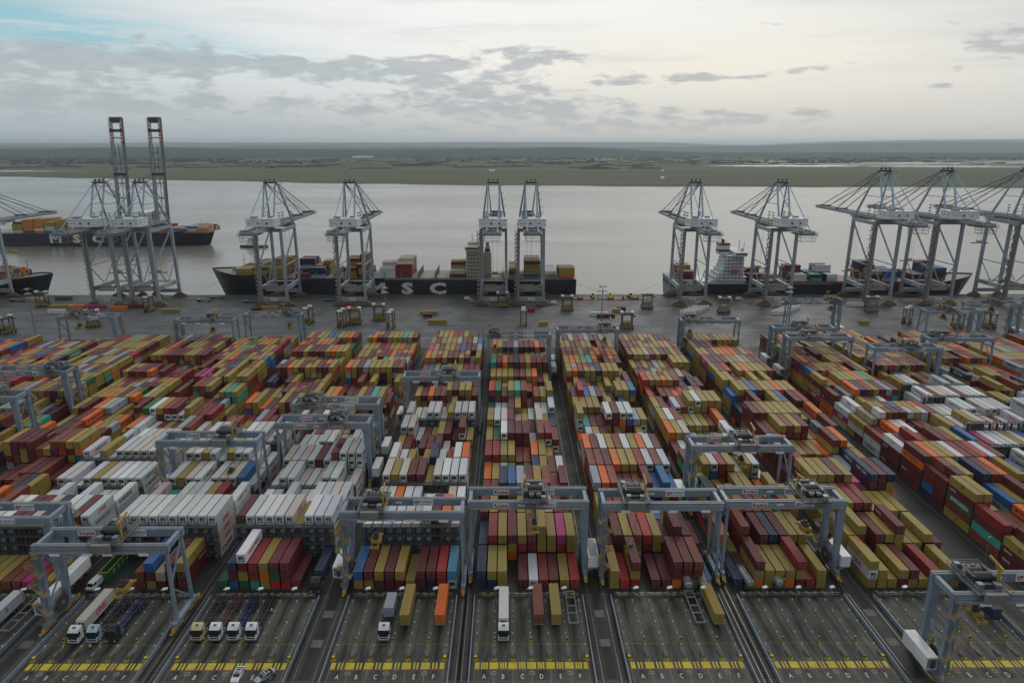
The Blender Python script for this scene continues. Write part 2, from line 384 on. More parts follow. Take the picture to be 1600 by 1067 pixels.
# far land
def land_mat(name, cols, sc, kx=.25):
    m = bpy.data.materials.new(name); m.use_nodes = True
    T = m.node_tree; b = T.nodes['Principled BSDF']; b.inputs['Roughness'].default_value = .95
    b.inputs['Specular IOR Level'].default_value = .1
    g = T.nodes.new('ShaderNodeNewGeometry')
    mp = T.nodes.new('ShaderNodeVectorMath'); mp.operation = 'MULTIPLY'; mp.inputs[1].default_value = (kx, 1, 1); T.links.new(g.outputs['Position'], mp.inputs[0])
    n1 = noise(mp.outputs[0], sc, 8, .62, T, .5); n2 = noise(mp.outputs[0], sc * 5, 5, .65, T)
    vo = T.nodes.new('ShaderNodeTexVoronoi'); vo.inputs['Scale'].default_value = sc * 2.2; T.links.new(mp.outputs[0], vo.inputs['Vector'])
    c = mixc(sstep(n1, .36, .64, T), cols[0], cols[1], T)
    c = mixc(mth('MULTIPLY', sstep(n2, .5, .68, T), .55, T=T), c, cols[2], T)
    sp = T.nodes.new('ShaderNodeSeparateColor'); T.links.new(vo.outputs['Color'], sp.inputs[0])
    c = mixc(mth('MULTIPLY', sp.outputs[0], .45, T=T), c, cols[3], T)
    T.links.new(c, b.inputs['Base Color']); return m
M['marsh'] = land_mat('marsh_grass', [(.078, .086, .045), (.135, .125, .075), (.055, .062, .038), (.10, .12, .055)], .0013, .12)
M['fields'] = land_mat('far_fields', [(.045, .056, .036), (.095, .092, .06), (.020, .027, .018), (.075, .09, .05)], .0012, .28)
def bank(x):   # shoreline distance
    pts = [(-9000, 4600), (-3200, 3150), (-2200, 2870), (-1300, 2560), (-600, 2300), (-150, 2190), (400, 2110), (900, 2075), (1500, 2040), (3000, 1990), (9000, 1850)]
    for (a, b_), (c, d) in zip(pts, pts[1:]):
        if a <= x <= c: return b_ + (d - b_) * (x - a) / (c - a) + 14 * math.sin(x / 83) + 9 * math.sin(x / 31 + 1)
    return pts[0][1] if x < 0 else pts[-1][1]
xs = list(range(-9000, 9001, 50)); vs = []; fs = []
for x in xs:
    yb = bank(x); vs += [(x, yb - 8, -7), (x, yb, -5.2), (x, yb + 30, -1.6), (x, yb + 60, -2.6), (x, 7200, -2.6)]
for i in range(len(xs) - 1):
    for k in range(4): a = i * 5 + k; fs.append((a, a + 5, a + 6, a + 1))
mud = mat('mud_bank', (.07, .062, .05), .6)
mb = MB(); mb.add(vs, fs, M['marsh']); mb.mats.append(mud)
mb.m = [1 if (i % 4) < 1 else 0 for i in range(len(fs))]
g = mb.build('marsh_land'); g['kind'] = 'structure'
sheet('far_land', -45000, 45000, 7000, 60000, -2.5, M['fields'])
# standing water on the marsh
def pool(x0, x1, y0, y1, seed, n=44):
    rr = random.Random(seed); top, bot = [], []
    for i in range(n + 1):
        t = i / n; x = x0 + (x1 - x0) * t; e = min(1, 3.5 * min(t, 1 - t) + .05)
        ym = (y0 + y1) / 2; h = (y1 - y0) / 2 * e
        top.append((x, ym + h * rr.uniform(.35, 1), -2.45)); bot.append((x, ym - h * rr.uniform(.35, 1), -2.45))
    vs = top + bot; fs = [(i, n + 1 + i, n + 2 + i, i + 1) for i in range(n)]
    mb = MB(); mb.add(vs, fs, M['pool']); o = mb.build('marsh_lagoon'); o['kind'] = 'structure'
M['pool'] = mat('still_lagoon_water', (0.34, 0.34, 0.33), .34, var=.1, nscale=.01, spec=1.0)
for a in ((1150, 2250, 3960, 4350, 1), (1900, 3100, 3950, 4230, 2), (1400, 3300, 4450, 4640, 3), (2350, 4200, 4700, 5050, 4), (2200, 3600, 3850, 3930, 5), (3000, 5200, 5200, 5500, 6),
          (-3300, -1980, 3230, 3420, 7), (1750, 2500, 5300, 5500, 8), (600, 1000, 6200, 6500, 9)): pool(*a)
# hills
def hills(name, D, depth, prof, m, seed, jag=1.0):
    rr = random.Random(seed); ph = [rr.uniform(0, 6) for _ in range(8)]
    n = 420; x0, x1 = -D * 1.15, D * 1.15; vs = []; fs = []
    for i in range(n + 1):
        x = x0 + (x1 - x0) * i / n; px = 795 + 1067 * x / (D * CP + 31)
        for (a, b_), (c, d) in zip(prof, prof[1:]):
            if a <= px <= c: yy = b_ + (d - b_) * (px - a) / (c - a); break
        else: yy = prof[0][1] if px < 0 else prof[-1][1]
        w = sum(math.sin(px / s + ph[k]) * a for k, (s, a) in enumerate(((90, .8), (37, .45), (17, .3), (7, .22), (3.1, .2)))) * jag
        top = 112 - D * math.tan(R(15.98) + math.atan((yy + w - 533.5) / 1067))
        top = max(top, 4)
        vs += [(x, D - depth, -2.6), (x, D - depth * .55, top * .45), (x, D, top), (x, D + depth, top * .8), (x, D + depth * 3, -2.6)]
    for i in range(n):
        for k in range(4): a = i * 5 + k; fs.append((a, a + 5, a + 6, a + 1))
    mb = MB(); mb.add(vs, fs, m); o = mb.build(name); o['kind'] = 'structure'
M['wood'] = land_mat('dark_wooded_hill', [(.020, .028, .017), (.040, .05, .028), (.013, .018, .011), (.05, .06, .03)], .0022, .5)
hills('hills', 8600, 1500, [(-500, 233), (0, 233), (150, 230.5), (260, 231), (400, 234), (560, 233), (800, 231.5), (900, 231), (1000, 235), (1120, 239), (1700, 241)], M['wood'], 1, .8)
hills('hills', 15500, 2600, [(-500, 229), (700, 229), (1000, 231), (1140, 229), (1300, 224), (1480, 222.5), (1700, 224)], M['fields'], 2, .6)
hills('hills', 26000, 5000, [(-500, 224), (200, 223.5), (700, 222.5), (1060, 222.8), (1120, 226), (1250, 227), (1310, 221), (1600, 217.5), (2100, 217)], M['fields'], 3, .35)
# far woods and hedges, one mass
rr = random.Random(11); mb = MB()
cent = [(rr.uniform(-.8, .8), rr.uniform(4700, 8300)) for _ in range(46)]
for i in range(2300):
    if i % 5 == 0: D = rr.uniform(3600, 8200); u = rr.uniform(-.85, .85); w, h = rr.uniform(40, 260), rr.uniform(1.5, 3.2)
    else:
        cu, cd = rr.choice(cent); D = cd + rr.gauss(0, 160); u = cu + rr.gauss(0, .045); w, h = rr.uniform(10, 46), rr.uniform(3, 7.5)
    x = u * D; dd = rr.uniform(6, 20)
    if D < 3500 or (D < 4700 and x > 900 and rr.random() < .8): continue
    mb.prism([(x - w / 2, -2.6), (x + w / 2, -2.6), (x + w * .42, h * .6), (x + w * .1, h * .8), (x - w * .25, h * .55), (x - w * .44, h * .3)], D, D + dd, M['wood'], 'y')
tag(mb.build('woodland'), 'dark hedges and small woods scattered over the far marsh', 'woodland', kind='stuff')
def shed(px, py, w, lab):
    D = 118 / math.tan(R(15.98) + math.atan((py - 533.5) / 1067)) if py > 240 else 6000
    x = (px - 795) * zc(D) / 1067
    r = empty('farm_shed', (x, D, -2.6), 0, lab, 'shed')
    mb = MB(); mb.box(-w / 2, w / 2, 0, 14, 0, 6, M['shed']); mb.build('wall', r)
    mb = MB(); mb.prism([(-1, 6), (15, 6), (7, 10)], -w / 2 - 1, w / 2 + 1, M['shed']); mb.build('roof', r)
shed(769, 270, 26, 'white shed on the marsh straight above the paired upright cranes')
shed(1036, 282, 10, 'tiny white hut near the far river bank')
shed(1036, 270, 8, 'tiny white hut further back on the far marsh')
for i, (px, w) in enumerate(((556, 60), (566, 90), (578, 50))):
    D = 6900 + i * 60; x = (px - 795) * zc(D) / 1067
    r = empty('warehouse', (x, D, -2.6), 0, 'long white warehouse at the foot of the far wooded ridge, %s of three' % ('left', 'middle', 'right')[i], 'warehouse')
    mb = MB(); mb.box(-w / 2, w / 2, 0, 40, 0, 12, M['shed']); mb.build('wall', r)
    mb = MB(); mb.prism([(-1, 12), (41, 12), (20, 17)], -w / 2 - 1, w / 2 + 1, M['shed']); mb.build('roof', r)

# ---------------------------------------------------------------- haze: real air
mb = MB(); mb.box(-62000, 62000, -3000, 75000, -11, 330, None); mb.mats = []
me = bpy.data.meshes.new('haze'); me.from_pydata(mb.v, [], mb.f); hz = bpy.data.objects.new('haze', me); COL.objects.link(hz)
m = bpy.data.materials.new('haze_air'); m.use_nodes = True; T = m.node_tree; T.nodes.clear()
pv = T.nodes.new('ShaderNodeVolumePrincipled'); mo = T.nodes.new('ShaderNodeOutputMaterial')
pv.inputs['Color'].default_value = (.76, .89, 1.0, 1); pv.inputs['Density'].default_value = 0.000044
pv.inputs['Anisotropy'].default_value = 0.45
T.links.new(pv.outputs[0], mo.inputs['Volume']); me.materials.append(m); hz['kind'] = 'stuff'; tag(hz, 'thin grey haze over the whole estuary', 'haze')

# ================================================================== LANES, RAILS, FENCES
HW = 12.7; LW = 25.4 / 6
lane_letters = {}
for bi, c in BLK.items():
    if bi > 7 or bi < -1: continue
    o = sheet('lane_pad', c - HW - .9, c + HW + .9, 120, 151.0, .012, M['lane'])
    uv = o.data.uv_layers.new(name='UVMap')
    for li, (u_, v_) in enumerate(((-.9, 0), (25.4 + .9, 0), (25.4 + .9, 1), (-.9, 1))): uv.data[li].uv = (u_ / LW + 20, v_)
    # dividing kerbs with lamps, bollard noses
    root = empty('lane_kerbs', (c, 0, 0)); root['kind'] = 'structure'
    for k in range(7):
        x = -HW + k * LW
        mb = MB(); mb.box(x - .42, x + .42, 131.5, 150.6, .012, .16, M['conc']); mb.build('kerb', root)
        for s in (-.34, .34):
            mb = MB(); mb.box(x + s - .05, x + s + .05, 134.6, 150.6, .161, .32, M['rack']); mb.build('guide_rail', root)
        mb = MB(); mb.box(x - .06, x + .06, 118, 131.3, .013, .019, M['ypale']); mb.build('lane_line', root)
        for s in (-.56, .56):
            mb = MB(); mb.box(x + s - .05, x + s + .05, 131.5, 150.4, .013, .019, M['ypale']); mb.build('lane_line', root)
        mb = MB()
        for y in (133.5, 137.5, 141.5, 145.5, 149.5): mb.box(x - .1, x + .1, y - .1, y + .1, .161, .55, M['sign'])
        mb.build('marker_light', root)
    mb = MB()
    for k in range(6):
        x = -HW + k * LW
        nb = 3 if bi == 4 else 2
        for j in range(nb): q = 1.0 + 2.23 * (j + 1) / (nb + 1); mb.box(x + q - .2, x + q + .2, 126.3, 128.3, .013, .021, M['yline'])
    for k in range(7):
        x = -HW + k * LW; a, b_ = max(x - 1.0, -HW), min(x + 1.0, HW)
        mb.box(a, b_, 126.3, 128.3, .013, .021, M['yline'])
    mb.box(-HW, HW, 126.0, 126.12, .013, .021, M['rline']); mb.box(-HW, HW, 134.2, 134.28, .013, .021, M['ypale'])
    mb.build('hatched_band', root)
    # chevron pads before the stacks
    mb = MB()
    for k in range(6):
        x = -HW + (k + .5) * LW
        for j in range(2):
            for s in (-1, 1):
                mb.beam((x + s * (.2 + j * .5), 151.9, .02), (x + s * (1.0 + j * .5), 153.5, .02), .2, .012, M['yline'])
    mb.build('chevron_marking', root)
    for k, ch in enumerate('ABCDEF'):
        if ch not in lane_letters:
            mb = MB(); put_text(mb, ch, 1.4, M['wline'], (0, 0, .02), (1, 0, 0), (0, 1, 0), .03, .60); lane_letters[ch] = mb.mesh('lane_letter')
        o = bpy.data.objects.new('lane_letter', lane_letters[ch]); COL.objects.link(o); o.parent = root; o.location = (-HW + (k + .5) * LW, 124.0, 0)
    mb = MB()
    for k in (1, 3, 5):
        x = -HW + k * LW
        for (u0, u1, v0, v1) in ((-.55, .55, 0, .08), (-.55, .55, .85, .93), (-.55, -.47, 0, .93), (.47, .55, 0, .93)): mb.box(x + u0, x + u1, 124.6 + v0, 124.6 + v1, .013, .02, M['wline'])
        put_text(mb, 'SCN', .5, M['rline'], (x, 125.05, .022), (1, 0, 0), (0, 1, 0))
    mb.build('bay_marking', root)
    # bollards: yellow noses at the kerb ends, tall yellow post on every second kerb
    for k in range(7):
        x = -HW + k * LW
        b0 = empty('kerb_bollard', (c + x, 129.6, 0))
        tag(b0, 'black and yellow bollard, %s kerb end, lane group %s' % (('first', 'second', 'third', 'fourth', 'fifth', 'sixth', 'last')[k], {-1: 'outermost left', 0: 'far left', 1: 'with the white reefer lorry', 2: 'with four parked cabs', 3: 'with the orange box trailer', 4: 'with the maroon box trailer', 5: 'with a lone mustard trailer', 6: 'with no lorries', 7: 'under the right-hand gantry'}[bi]), 'bollard', 'bollards at the kerb ends')
        mb = MB(); mb.box(-.4, .4, .3, 1.9, .012, .5, M['conc']); mb.build('base', b0)
        mb = MB(); mb.cyl((0, 0, .012), (0, 0, .62), .40, M['yline'] if k in (0, 6) else M['dark'], 10); mb.cyl((0, 0, .22), (0, 0, .38), .44, M['dark'] if k in (0, 6) else M['yline'], 10); mb.build('post', b0)
        mb = MB()
        for q in (0, .28):
            for s in (-1, 1): mb.beam((0, -.62 - q, .02), (s * .6, -.2 - q, .02), .12, .02, M['yline'])
        mb.build('nose_chevron', b0)
        if k in (1, 3, 5):
            b1 = empty('call_post', (c + x, 134.2, 0)); tag(b1, 'yellow driver post, %s kerb, lane group %s' % ({1: 'second', 3: 'fourth', 5: 'sixth'}[k], {-1: 'outermost left', 0: 'far left', 1: 'with the white reefer lorry', 2: 'with four parked cabs', 3: 'with the orange box trailer', 4: 'with the maroon box trailer', 5: 'with a lone mustard trailer', 6: 'with no lorries', 7: 'under the right-hand gantry'}[bi]), 'post', 'yellow driver posts on the kerbs')
            mb = MB(); mb.box(-.3, .3, -.3, .3, .19, 1.0, M['yellow']); mb.box(-.22, .22, -.2, .2, 1.0, 1.9, M['yellow']); mb.build('housing', b1)
            mb = MB(); mb.box(-.16, .16, -.23, -.2, 1.3, 1.7, M['glass']); mb.build('panel', b1)
    # fence across the lane heads
    fr = empty('lane_head_fence', (c, 151.3, 0)); tag(fr, 'low steel fence across the lane heads %s' % {-1: 'outermost left', 0: 'at the far left', 1: 'behind the white reefer lorry', 2: 'behind the four parked cabs', 3: 'behind the orange box trailer', 4: 'behind the maroon box trailer', 5: 'behind the lone mustard trailer', 6: 'between the tank containers and empty lanes', 7: 'behind the right-hand gantry crane'}[bi], 'fence', 'fences across the lane heads')
    mb = MB(); mb.box(-HW, HW, -.06, .06, 1.15, 1.27, M['steel']); mb.box(-HW, HW, -.06, .06, .55, .65, M['steel']); mb.build('rail', fr)
    for k in range(13):
        x = -HW + k * HW / 6; mb = MB(); mb.box(x - .07, x + .07, -.08, .08, 0, 1.3, M['steel']); mb.build('post', fr)
    for k in (0, 2, 4):
        for j in range(7):
            x = -HW + (k + .5) * LW - 1.5 + j * .5
            mb = MB(); mb.box(x - .07, x + .07, -.3, -.1, .1, 1.3, M['steel']); mb.build('slat', fr)
    # lamp posts at the fence
    for n_, k in enumerate((1, 3, 5)):
        lp = empty('lamp_post', (c - HW + k * LW, 147.8, 0))
        tag(lp, 'short grey lamp post, %s of three, at the lane heads %s' % (('left', 'middle', 'right')[n_], {-1: 'outermost left', 0: 'at the far left', 1: 'behind the white reefer lorry', 2: 'behind the four parked cabs', 3: 'behind the orange trailer', 4: 'behind the maroon trailer', 5: 'behind the lone mustard trailer', 6: 'behind the empty lanes', 7: 'under the right gantry'}[bi]), 'lamp post', 'short lamp posts at the lane heads')
        mb = MB(); mb.cyl((0, 0, .2), (0, 0, 5.2), .12, M['steel'], 6, .08); mb.build('pole', lp)
        mb = MB(); mb.beam((-.15, 0, 5.25), (.95, .3, 5.35), .75, .28, M['sign']); mb.beam((.1, 0, 5.1), (-.5, -.25, 5.2), .4, .2, M['steel']); mb.build('lamp_head', lp)
# barrier walls beside the lanes, rails and crane strips
GAPS = [(-HW, 0)]
keys = sorted(BLK)
for a, b_ in zip(keys, keys[1:]):
    xa, xb = BLK[a] + 13.7, BLK[b_] - 13.7
    if b_ < -3 or a > 12: continue
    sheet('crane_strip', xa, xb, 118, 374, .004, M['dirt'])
    rt = empty('yard_rail_track', (0, 0, 0)); rt['kind'] = 'structure'
    for x in (BLK[a] + 15.5, BLK[b_] - 15.5):
        mb = MB(); mb.box(x - .09, x + .09, 112, 390, .005, .17, M['rail']); mb.box(x - .35, x - .27, 151, 390, .008, .05, M['conc']); mb.build('rail', rt)
        mb = MB()
        for k in range(int((153 - 112) / .62)): mb.box(x - .95, x + .95, 112 + k * .62, 112.26 + k * .62, .006, .09, M['sleeper'])
        s = mb.build('sleepers', rt); s['kind'] = 'stuff'
    if -2 <= a <= 7:
        for x, s in ((xa + .15, 1), (xb - .15, -1)):
            mb = MB(); mb.box(x - .12, x + .12, 112, 151, 0, 1.15, M['blue']); w_ = mb.build('barrier_wall'); w_['kind'] = 'structure'
        for y in (133.2, 143.6) if xb - xa > 7.5 else ():
            sheet('concrete_patch', (xa + xb) / 2 - 1.3, (xa + xb) / 2 + 1.3, y, y + 2.6, .016, M['conc'])
sheet('near_road', -300, 300, 100, 123.0, .016, M['road'])
mb = MB(); mb.box(-300, 300, 118.4, 118.55, .02, .024, M['wline']); o = mb.build('road_marking'); o['kind'] = 'structure'
# fence at the quay end of the stacks
fr = empty('apron_fence', (0, 379, 0)); tag(fr, 'long thin steel fence between the stacks and the quay apron', 'fence')
mb = MB(); mb.box(-520, 560, -.05, .05, 1.9, 2.0, M['steel']); mb.box(-520, 560, -.05, .05, .9, .98, M['steel']); mb.build('rail', fr)
pm = None
for i in range(180):
    if pm is None:
        mb = MB(); mb.box(-.1, .1, -.1, .1, 0, 2.1 , M['steel']); pm = mb.mesh('post')
    o = bpy.data.objects.new('post', pm); COL.objects.link(o); o.parent = fr; o.location = (-520 + i * 6, 0, 0)
sheet('service_road', 124.8, 134.4, 118, 378, .012, M['asph'])

# ================================================================== YARD GANTRY CRANES
def railing(mb, p, q, h=1.1, m=None, n=6):
    m = m or M['yellow']; p, q = Vector(p), Vector(q); up = Vector((0, 0, 1))
    for f in (.5, 1): mb.beam(p + up * h * f, q + up * h * f, .07, .07, m)
    for i in range(n + 1):
        a = p + (q - p) * i / n; mb.beam(a, a + up * h, .07, .07, m)
def signs(parent, y, face, seed=0):
    """print on a girder face; face = -1 looks to -y, +1 looks to +y; every board is its own piece"""
    s = -face; yy = y + face * .03; X = (s, 0, 0); yt = yy + face * .06
    def brd(x0, x1, z0, z1, d=.04):
        mb = MB(); mb.box(min(x0 * s, x1 * s), max(x0 * s, x1 * s), min(yy, yy + face * d), max(yy, yy + face * d), z0, z1, M['sign']); return mb
    mb = brd(-9.2, -5.0, 21.25, 22.6)
    put_text(mb, 'KALMAR', .82, M['kred'], (-6.9 * s, yt, 21.92), X, (0, 0, 1), .06, .78)
    mb.add([((-9.0) * s, yt, 22.4), ((-8.75) * s, yt, 21.6), ((-8.45) * s, yt, 22.4)], [(0, 1, 2)], M['navy']); mb.build('sign_board', parent)
    mb = brd(-2.6, -.8, 21.6, 22.25); put_text(mb, 'DP WORLD', .2, M['navy'], (-1.7 * s, yt, 21.93), X, (0, 0, 1)); mb.build('sign_board', parent)
    mb = brd(2.2, 7.3, 21.02, 22.85)
    put_text(mb, 'DP WORLD', .52, M['navy'], (5.2 * s, yt, 22.15), X, (0, 0, 1), .03)
    put_text(mb, 'London Gateway', .30, M['navy'], (5.2 * s, yt, 21.45), X, (0, 0, 1))
    for r_, mm, a0, a1 in ((.58, M['navy'], 20, 200), (.58, M['kred'], 200, 380), (.32, M['kred'], 60, 300)):
        vs = []; n = 10
        for i in range(n + 1):
            t = R(a0 + (a1 - a0) * i / n)
            for q in (r_, r_ - .19): vs.append(((3.05 + q * math.cos(t)) * s, yt, 21.92 + q * math.sin(t)))
        mb.add(vs, [(2 * i, 2 * i + 1, 2 * i + 3, 2 * i + 2) for i in range(n)], mm)
    mb.build('sign_board', parent)

def make_yard_crane():
    B = M['blue']; r = empty('yard_gantry_crane')
    # girders
    mb = MB(); mb.box(-15.9, 15.9, -.6, .6, 20.95, 22.95, B); mb.box(-15.7, 15.7, -.14, .14, 22.96, 23.08, M['brown']); g1 = mb.build('girder', r)
    mb = MB(); mb.box(-15.9, 15.9, 6.5, 7.7, 20.95, 22.95, B); mb.box(-15.7, 15.7, 7.0, 7.2, 22.96, 23.08, M['brown']); g2 = mb.build('girder', r)
    signs(g1, .6, 1); signs(g2, 6.5, -1); signs(g2, 7.7, 1)
    mb = MB()
    mb.box(-15.5, 15.5, -1.75, -.62, 21.35, 21.5, M['brown']); mb.box(-15.5, 15.5, -1.72, -1.62, 21.5, 21.9, B)
    for i in range(16): mb.beam((-15 + i * 2, -1.7, 21.35), (-15 + i * 2, -.62, 20.8), .12, .12, B)
    railing(mb, (-15.5, -1.7, 21.5), (15.5, -1.7, 21.5), 1.15, M['steel'], 20)
    for x in (-11, -3.5, 1.2, 9.6): mb.box(x, x + 2.4, -1.83, -1.76, 20.95, 21.6, M['sign'])
    mb.box(-15, 15, 7.72, 8.6, 21.2, 21.3, M['brown']); railing(mb, (-15, 8.55, 21.3), (15, 8.55, 21.3), 1.1, M['steel'], 16)
    mb.build('walkway', r)
    for x in (-15.2, 15.2): mb = MB(); mb.box(x - .45, x + .45, .62, 6.48, 21.3, 22.7, B); mb.build('end_tie', r)
    # heavy legs (left), slim legs (right)
    def leg(x, y0t, y1t, y0b, y1b, wt, wb, zt=20.68, zb=2.7, dx=0):
        mb = MB(); vs = [(x - wb / 2 + dx, y0b, zb), (x + wb / 2 + dx, y0b, zb), (x + wb / 2 + dx, y1b, zb), (x - wb / 2 + dx, y1b, zb), (x - wt / 2, y0t, zt), (x + wt / 2, y0t, zt), (x + wt / 2, y1t, zt), (x - wt / 2, y1t, zt)]
        mb.add(vs, [(3, 2, 1, 0), (4, 5, 6, 7), (0, 1, 5, 4), (1, 2, 6, 5), (2, 3, 7, 6), (3, 0, 4, 7)], B); return mb.build('leg', r)
    leg(-14.8, -.55, .6, -.45, .5, 1.5, .9, zt=20.93, dx=-.5); leg(-14.7, 6.2, 7.65, 6.5, 7.55, 2.2, 1.15, zt=20.93, dx=-.6)
    leg(15.1, -.35, .4, -1.0, -.3, .75, .7, zt=20.93, dx=.3); leg(15.1, 6.7, 7.4, 7.4, 8.1, .75, .7, zt=20.93, dx=.3)
    for P1, P2, w_ in (((15.1, 6.9, 20), (15.3, -.5, 12), .35), ((15.3, -.6, 11.4), (15.4, 7.6, 3.4), .35), ((-14.6, .9, 19.6), (-14.9, 6.1, 12.5), .35), ((-14.9, 6.1, 12), (-15.2, .5, 6.5), .35)):
        mb = MB(); mb.beam(P1, P2, w_, w_, B); mb.build('brace', r)
    for x in (-15.3, 15.4):
        mb = MB(); mb.box(x - .55, x + .55, -2.2, 9.3, 1.75, 2.68, B); mb.build('sill_beam', r)
        for y in (-2.2, .6, 6.5, 9.3):
            mb = MB(); mb.prism([(y - 1.2, .75), (y + 1.2, .75), (y + .5, 1.73), (y - .5, 1.73)], x - .38, x + .38, M['yellow'])
            for k in (-.65, .65): mb.cyl((x - .3, y + k, .46), (x + .3, y + k, .46), .36, M['dark'], 8)
            mb.box(x - .62, x - .4, y - .5, y + .5, .5, 1.5, M['yellow']); mb.build('bogie', r)
        mb = MB(); mb.beam((x, 10.4, .8), (x, 11.4, 1.5), .5, .5, M['yellow']); mb.build('buffer', r)
        mb = MB(); mb.beam((x, -3.4, .8), (x, -4.2, 1.4), .5, .5, M['yellow']); mb.build('buffer', r)
    # stair tower, near left
    mb = MB()
    xs0, xs1, ya, yb = -16.2, -13.8, -2.8, -.95; z = 2.6; k = 0
    while z < 20.5:
        zn = z + 2.6; a, b_ = (xs0, xs1) if k % 2 == 0 else (xs1, xs0); o = .5 if b_ > -15 else -.5
        mb.beam((a, ya + .4, z), (b_, ya + .4, zn), .6, .08, M['hatch'])
        for yy in (ya + .1, ya + .7): mb.beam((a, yy, z + 1.0), (b_, yy, zn + 1.0), .07, .07, M['yellow']); mb.beam((a, yy, z + .5), (b_, yy, zn + .5), .05, .05, M['yellow'])
        mb.box(b_ - .5, b_ + .5, ya, yb, zn - .04, zn + .04, M['hatch'])
        railing(mb, (b_ - .5, ya, zn), (b_ + .5, ya, zn), 1.0, M['yellow'], 1); railing(mb, (b_ + o, ya, zn), (b_ + o, yb, zn), 1.0, M['yellow'], 2)
        z = zn; k += 1
    mb.build('staircase', r)
    mb = MB(); mb.box(-15.1, -14.7, -2.0, -1.6, 1.8, 21.3, B)
    for z in range(4, 21, 3): mb.beam((-14.9, -1.8, z), (-14.9, -.45, z + 1.2), .15, .15, B)
    mb.build('stair_post', r)
    # electrical house + cable reel
    mb = MB(); mb.box(-18.6, -16.1, -.2, 8.6, 4.0, 7.0, M['white']); mb.box(-18.3, -16.2, -.22, -.2, 4.3, 6.6, M['steel'])
    eh = mb.build('electrical_house', r)
    mb = MB(); mb.box(-17.5, -16.7, -.30, -.23, 4.2, 6.3, M['dark']); mb.build('door', eh)
    mb = MB(); mb.box(-18.4, -15.8, -.4, 8.8, 3.75, 3.98, B)
    for y in (0.2, 8.2): mb.beam((-15.7, y, 2.7), (-17.8, y, 3.8), .3, .3, B)
    mb.build('bracket', r)
    mb = MB(); mb.cyl((-14.5, 3.6, 4.6), (-14.1, 3.6, 4.6), 2.1, M['cablewind'], 16); mb.cyl((-14.6, 3.6, 4.6), (-14.0, 3.6, 4.6), .6, M['steel'], 8); mb.build('cable_reel', r)
    return r
def make_trolley():
    r = empty('trolley')
    D = M['dark']
    mb = MB(); mb.box(-3.3, 3.3, -1.6, 9.4, 23.25, 23.5, D); mb.box(-3.45, -3.25, -1.6, 9.4, 23.15, 23.62, M['steel']); mb.box(3.25, 3.45, -1.6, 9.4, 23.15, 23.62, M['steel'])
    railing(mb, (-3.3, -1.6, 23.5), (3.3, -1.6, 23.5), 1.1, M['steel'], 6); railing(mb, (-3.3, -1.6, 23.5), (-3.3, 9.4, 23.5), 1.1, M['steel'], 8)
    railing(mb, (3.3, -1.6, 23.5), (3.3, 9.4, 23.5), 1.1, M['yellow'], 8); railing(mb, (-3.3, 9.4, 23.5), (3.3, 9.4, 23.5), 1.1, M['steel'], 6)
    mb.build('platform', r)
    mb = MB()
    mb.cyl((-1.9, 3.4, 24.6), (1.9, 3.4, 24.6), .95, D, 14); mb.cyl((-1.7, 5.6, 24.4), (1.7, 5.6, 24.4), .7, D, 12)
    mb.box(-2.5, -1.9, 2.2, 6.4, 23.5, 25.3, D); mb.box(1.9, 2.5, 2.2, 6.4, 23.5, 25.3, D)
    mb.cyl((-2.9, 4.9, 24.4), (-2.55, 4.9, 24.4), .8, M['steel'], 10); mb.cyl((2.55, 4.9, 24.4), (2.9, 4.9, 24.4), .8, M['steel'], 10)
    mb.build('winch_drum', r)
    for x in (-.95, .95):
        mb = MB(); mb.cyl((x, 6.9, 24.3), (x, 6.9, 24.95), .62, M['steel'], 14); mb.cyl((x, 6.9, 24.95), (x, 6.9, 25.05), .4, D, 12); mb.build('fan', r)
    for q in ((-2.4, -1.2, .3, 1.5, 23.5, 24.6, M['steel']), (1.2, 2.5, .2, 1.6, 23.5, 24.5, M['steel']), (-.9, .9, .8, 1.7, 23.5, 24.3, D), (-2.8, -1.6, 7.4, 8.6, 23.5, 24.8, M['steel'])): mb = MB(); mb.box(*q); mb.build('cabinet', r)
    mb = MB(); mb.box(2.45, 2.85, 1.7, 2.1, 23.5, 27.6, M['yellow']); mb.beam((2.65, 1.0, 27.5), (2.65, 5.4, 28.2), .35, .4, M['yellow']); mb.beam((2.65, 1.9, 25.6), (2.65, 3.6, 27.8), .2, .2, M['yellow']); mb.build('service_jib', r)
    mb = MB(); mb.box(-2.4, 2.0, -2.5, -1.65, 22.0, 24.1, M['hatch'])
    for i in range(11): mb.box(-2.3 + i * .4, -2.2 + i * .4, -2.56, -2.5, 22.1, 24.0, M['steel'])
    mb.build('equipment_cabin', r)
    return r
def hoist(parent, z, x=0, y=3.5, base=23.3, L=12.1, along='y'):
    L = 6.4; h = empty('hoist', (x, y, 0)); h.parent = parent
    mb = MB()
    for sx_ in (-.9, .9):
        for sy_ in (-1.4, 1.4): mb.beam((sx_, sy_ * .8, z + 1.6), (sx_, sy_, base), .06, .06, M['dark'])
    mb.build('rope', h)
    mb = MB(); mb.box(-1.1, 1.1, -1.9, 1.9, z + .8, z + 1.5, M['yellow']); mb.box(-.7, .7, -1.2, 1.2, z + 1.5, z + 2.3, M['dark']); mb.cyl((-.5, 0, z + 2.4), (.5, 0, z + 2.4), .6, M['dark'], 10)
    a = (lambda p: p) if along == 'y' else (lambda p: (p[1], p[0], p[2]))
    for s in (-.75, .75): mb.beam(a((s, -L / 2, z + .45)), a((s, L / 2, z + .45)), .3, .4, M['yellow'])
    for s in (-1, 1): mb.beam(a((-1.2, s * L / 2, z + .35)), a((1.2, s * L / 2, z + .35)), .35, .6, M['yellow'])
    mb.box(-1.2, 1.2, -1.0, 1.0, z + .1, z + .75, M['yellow'])
    mb.build('spreader', h)
    return h
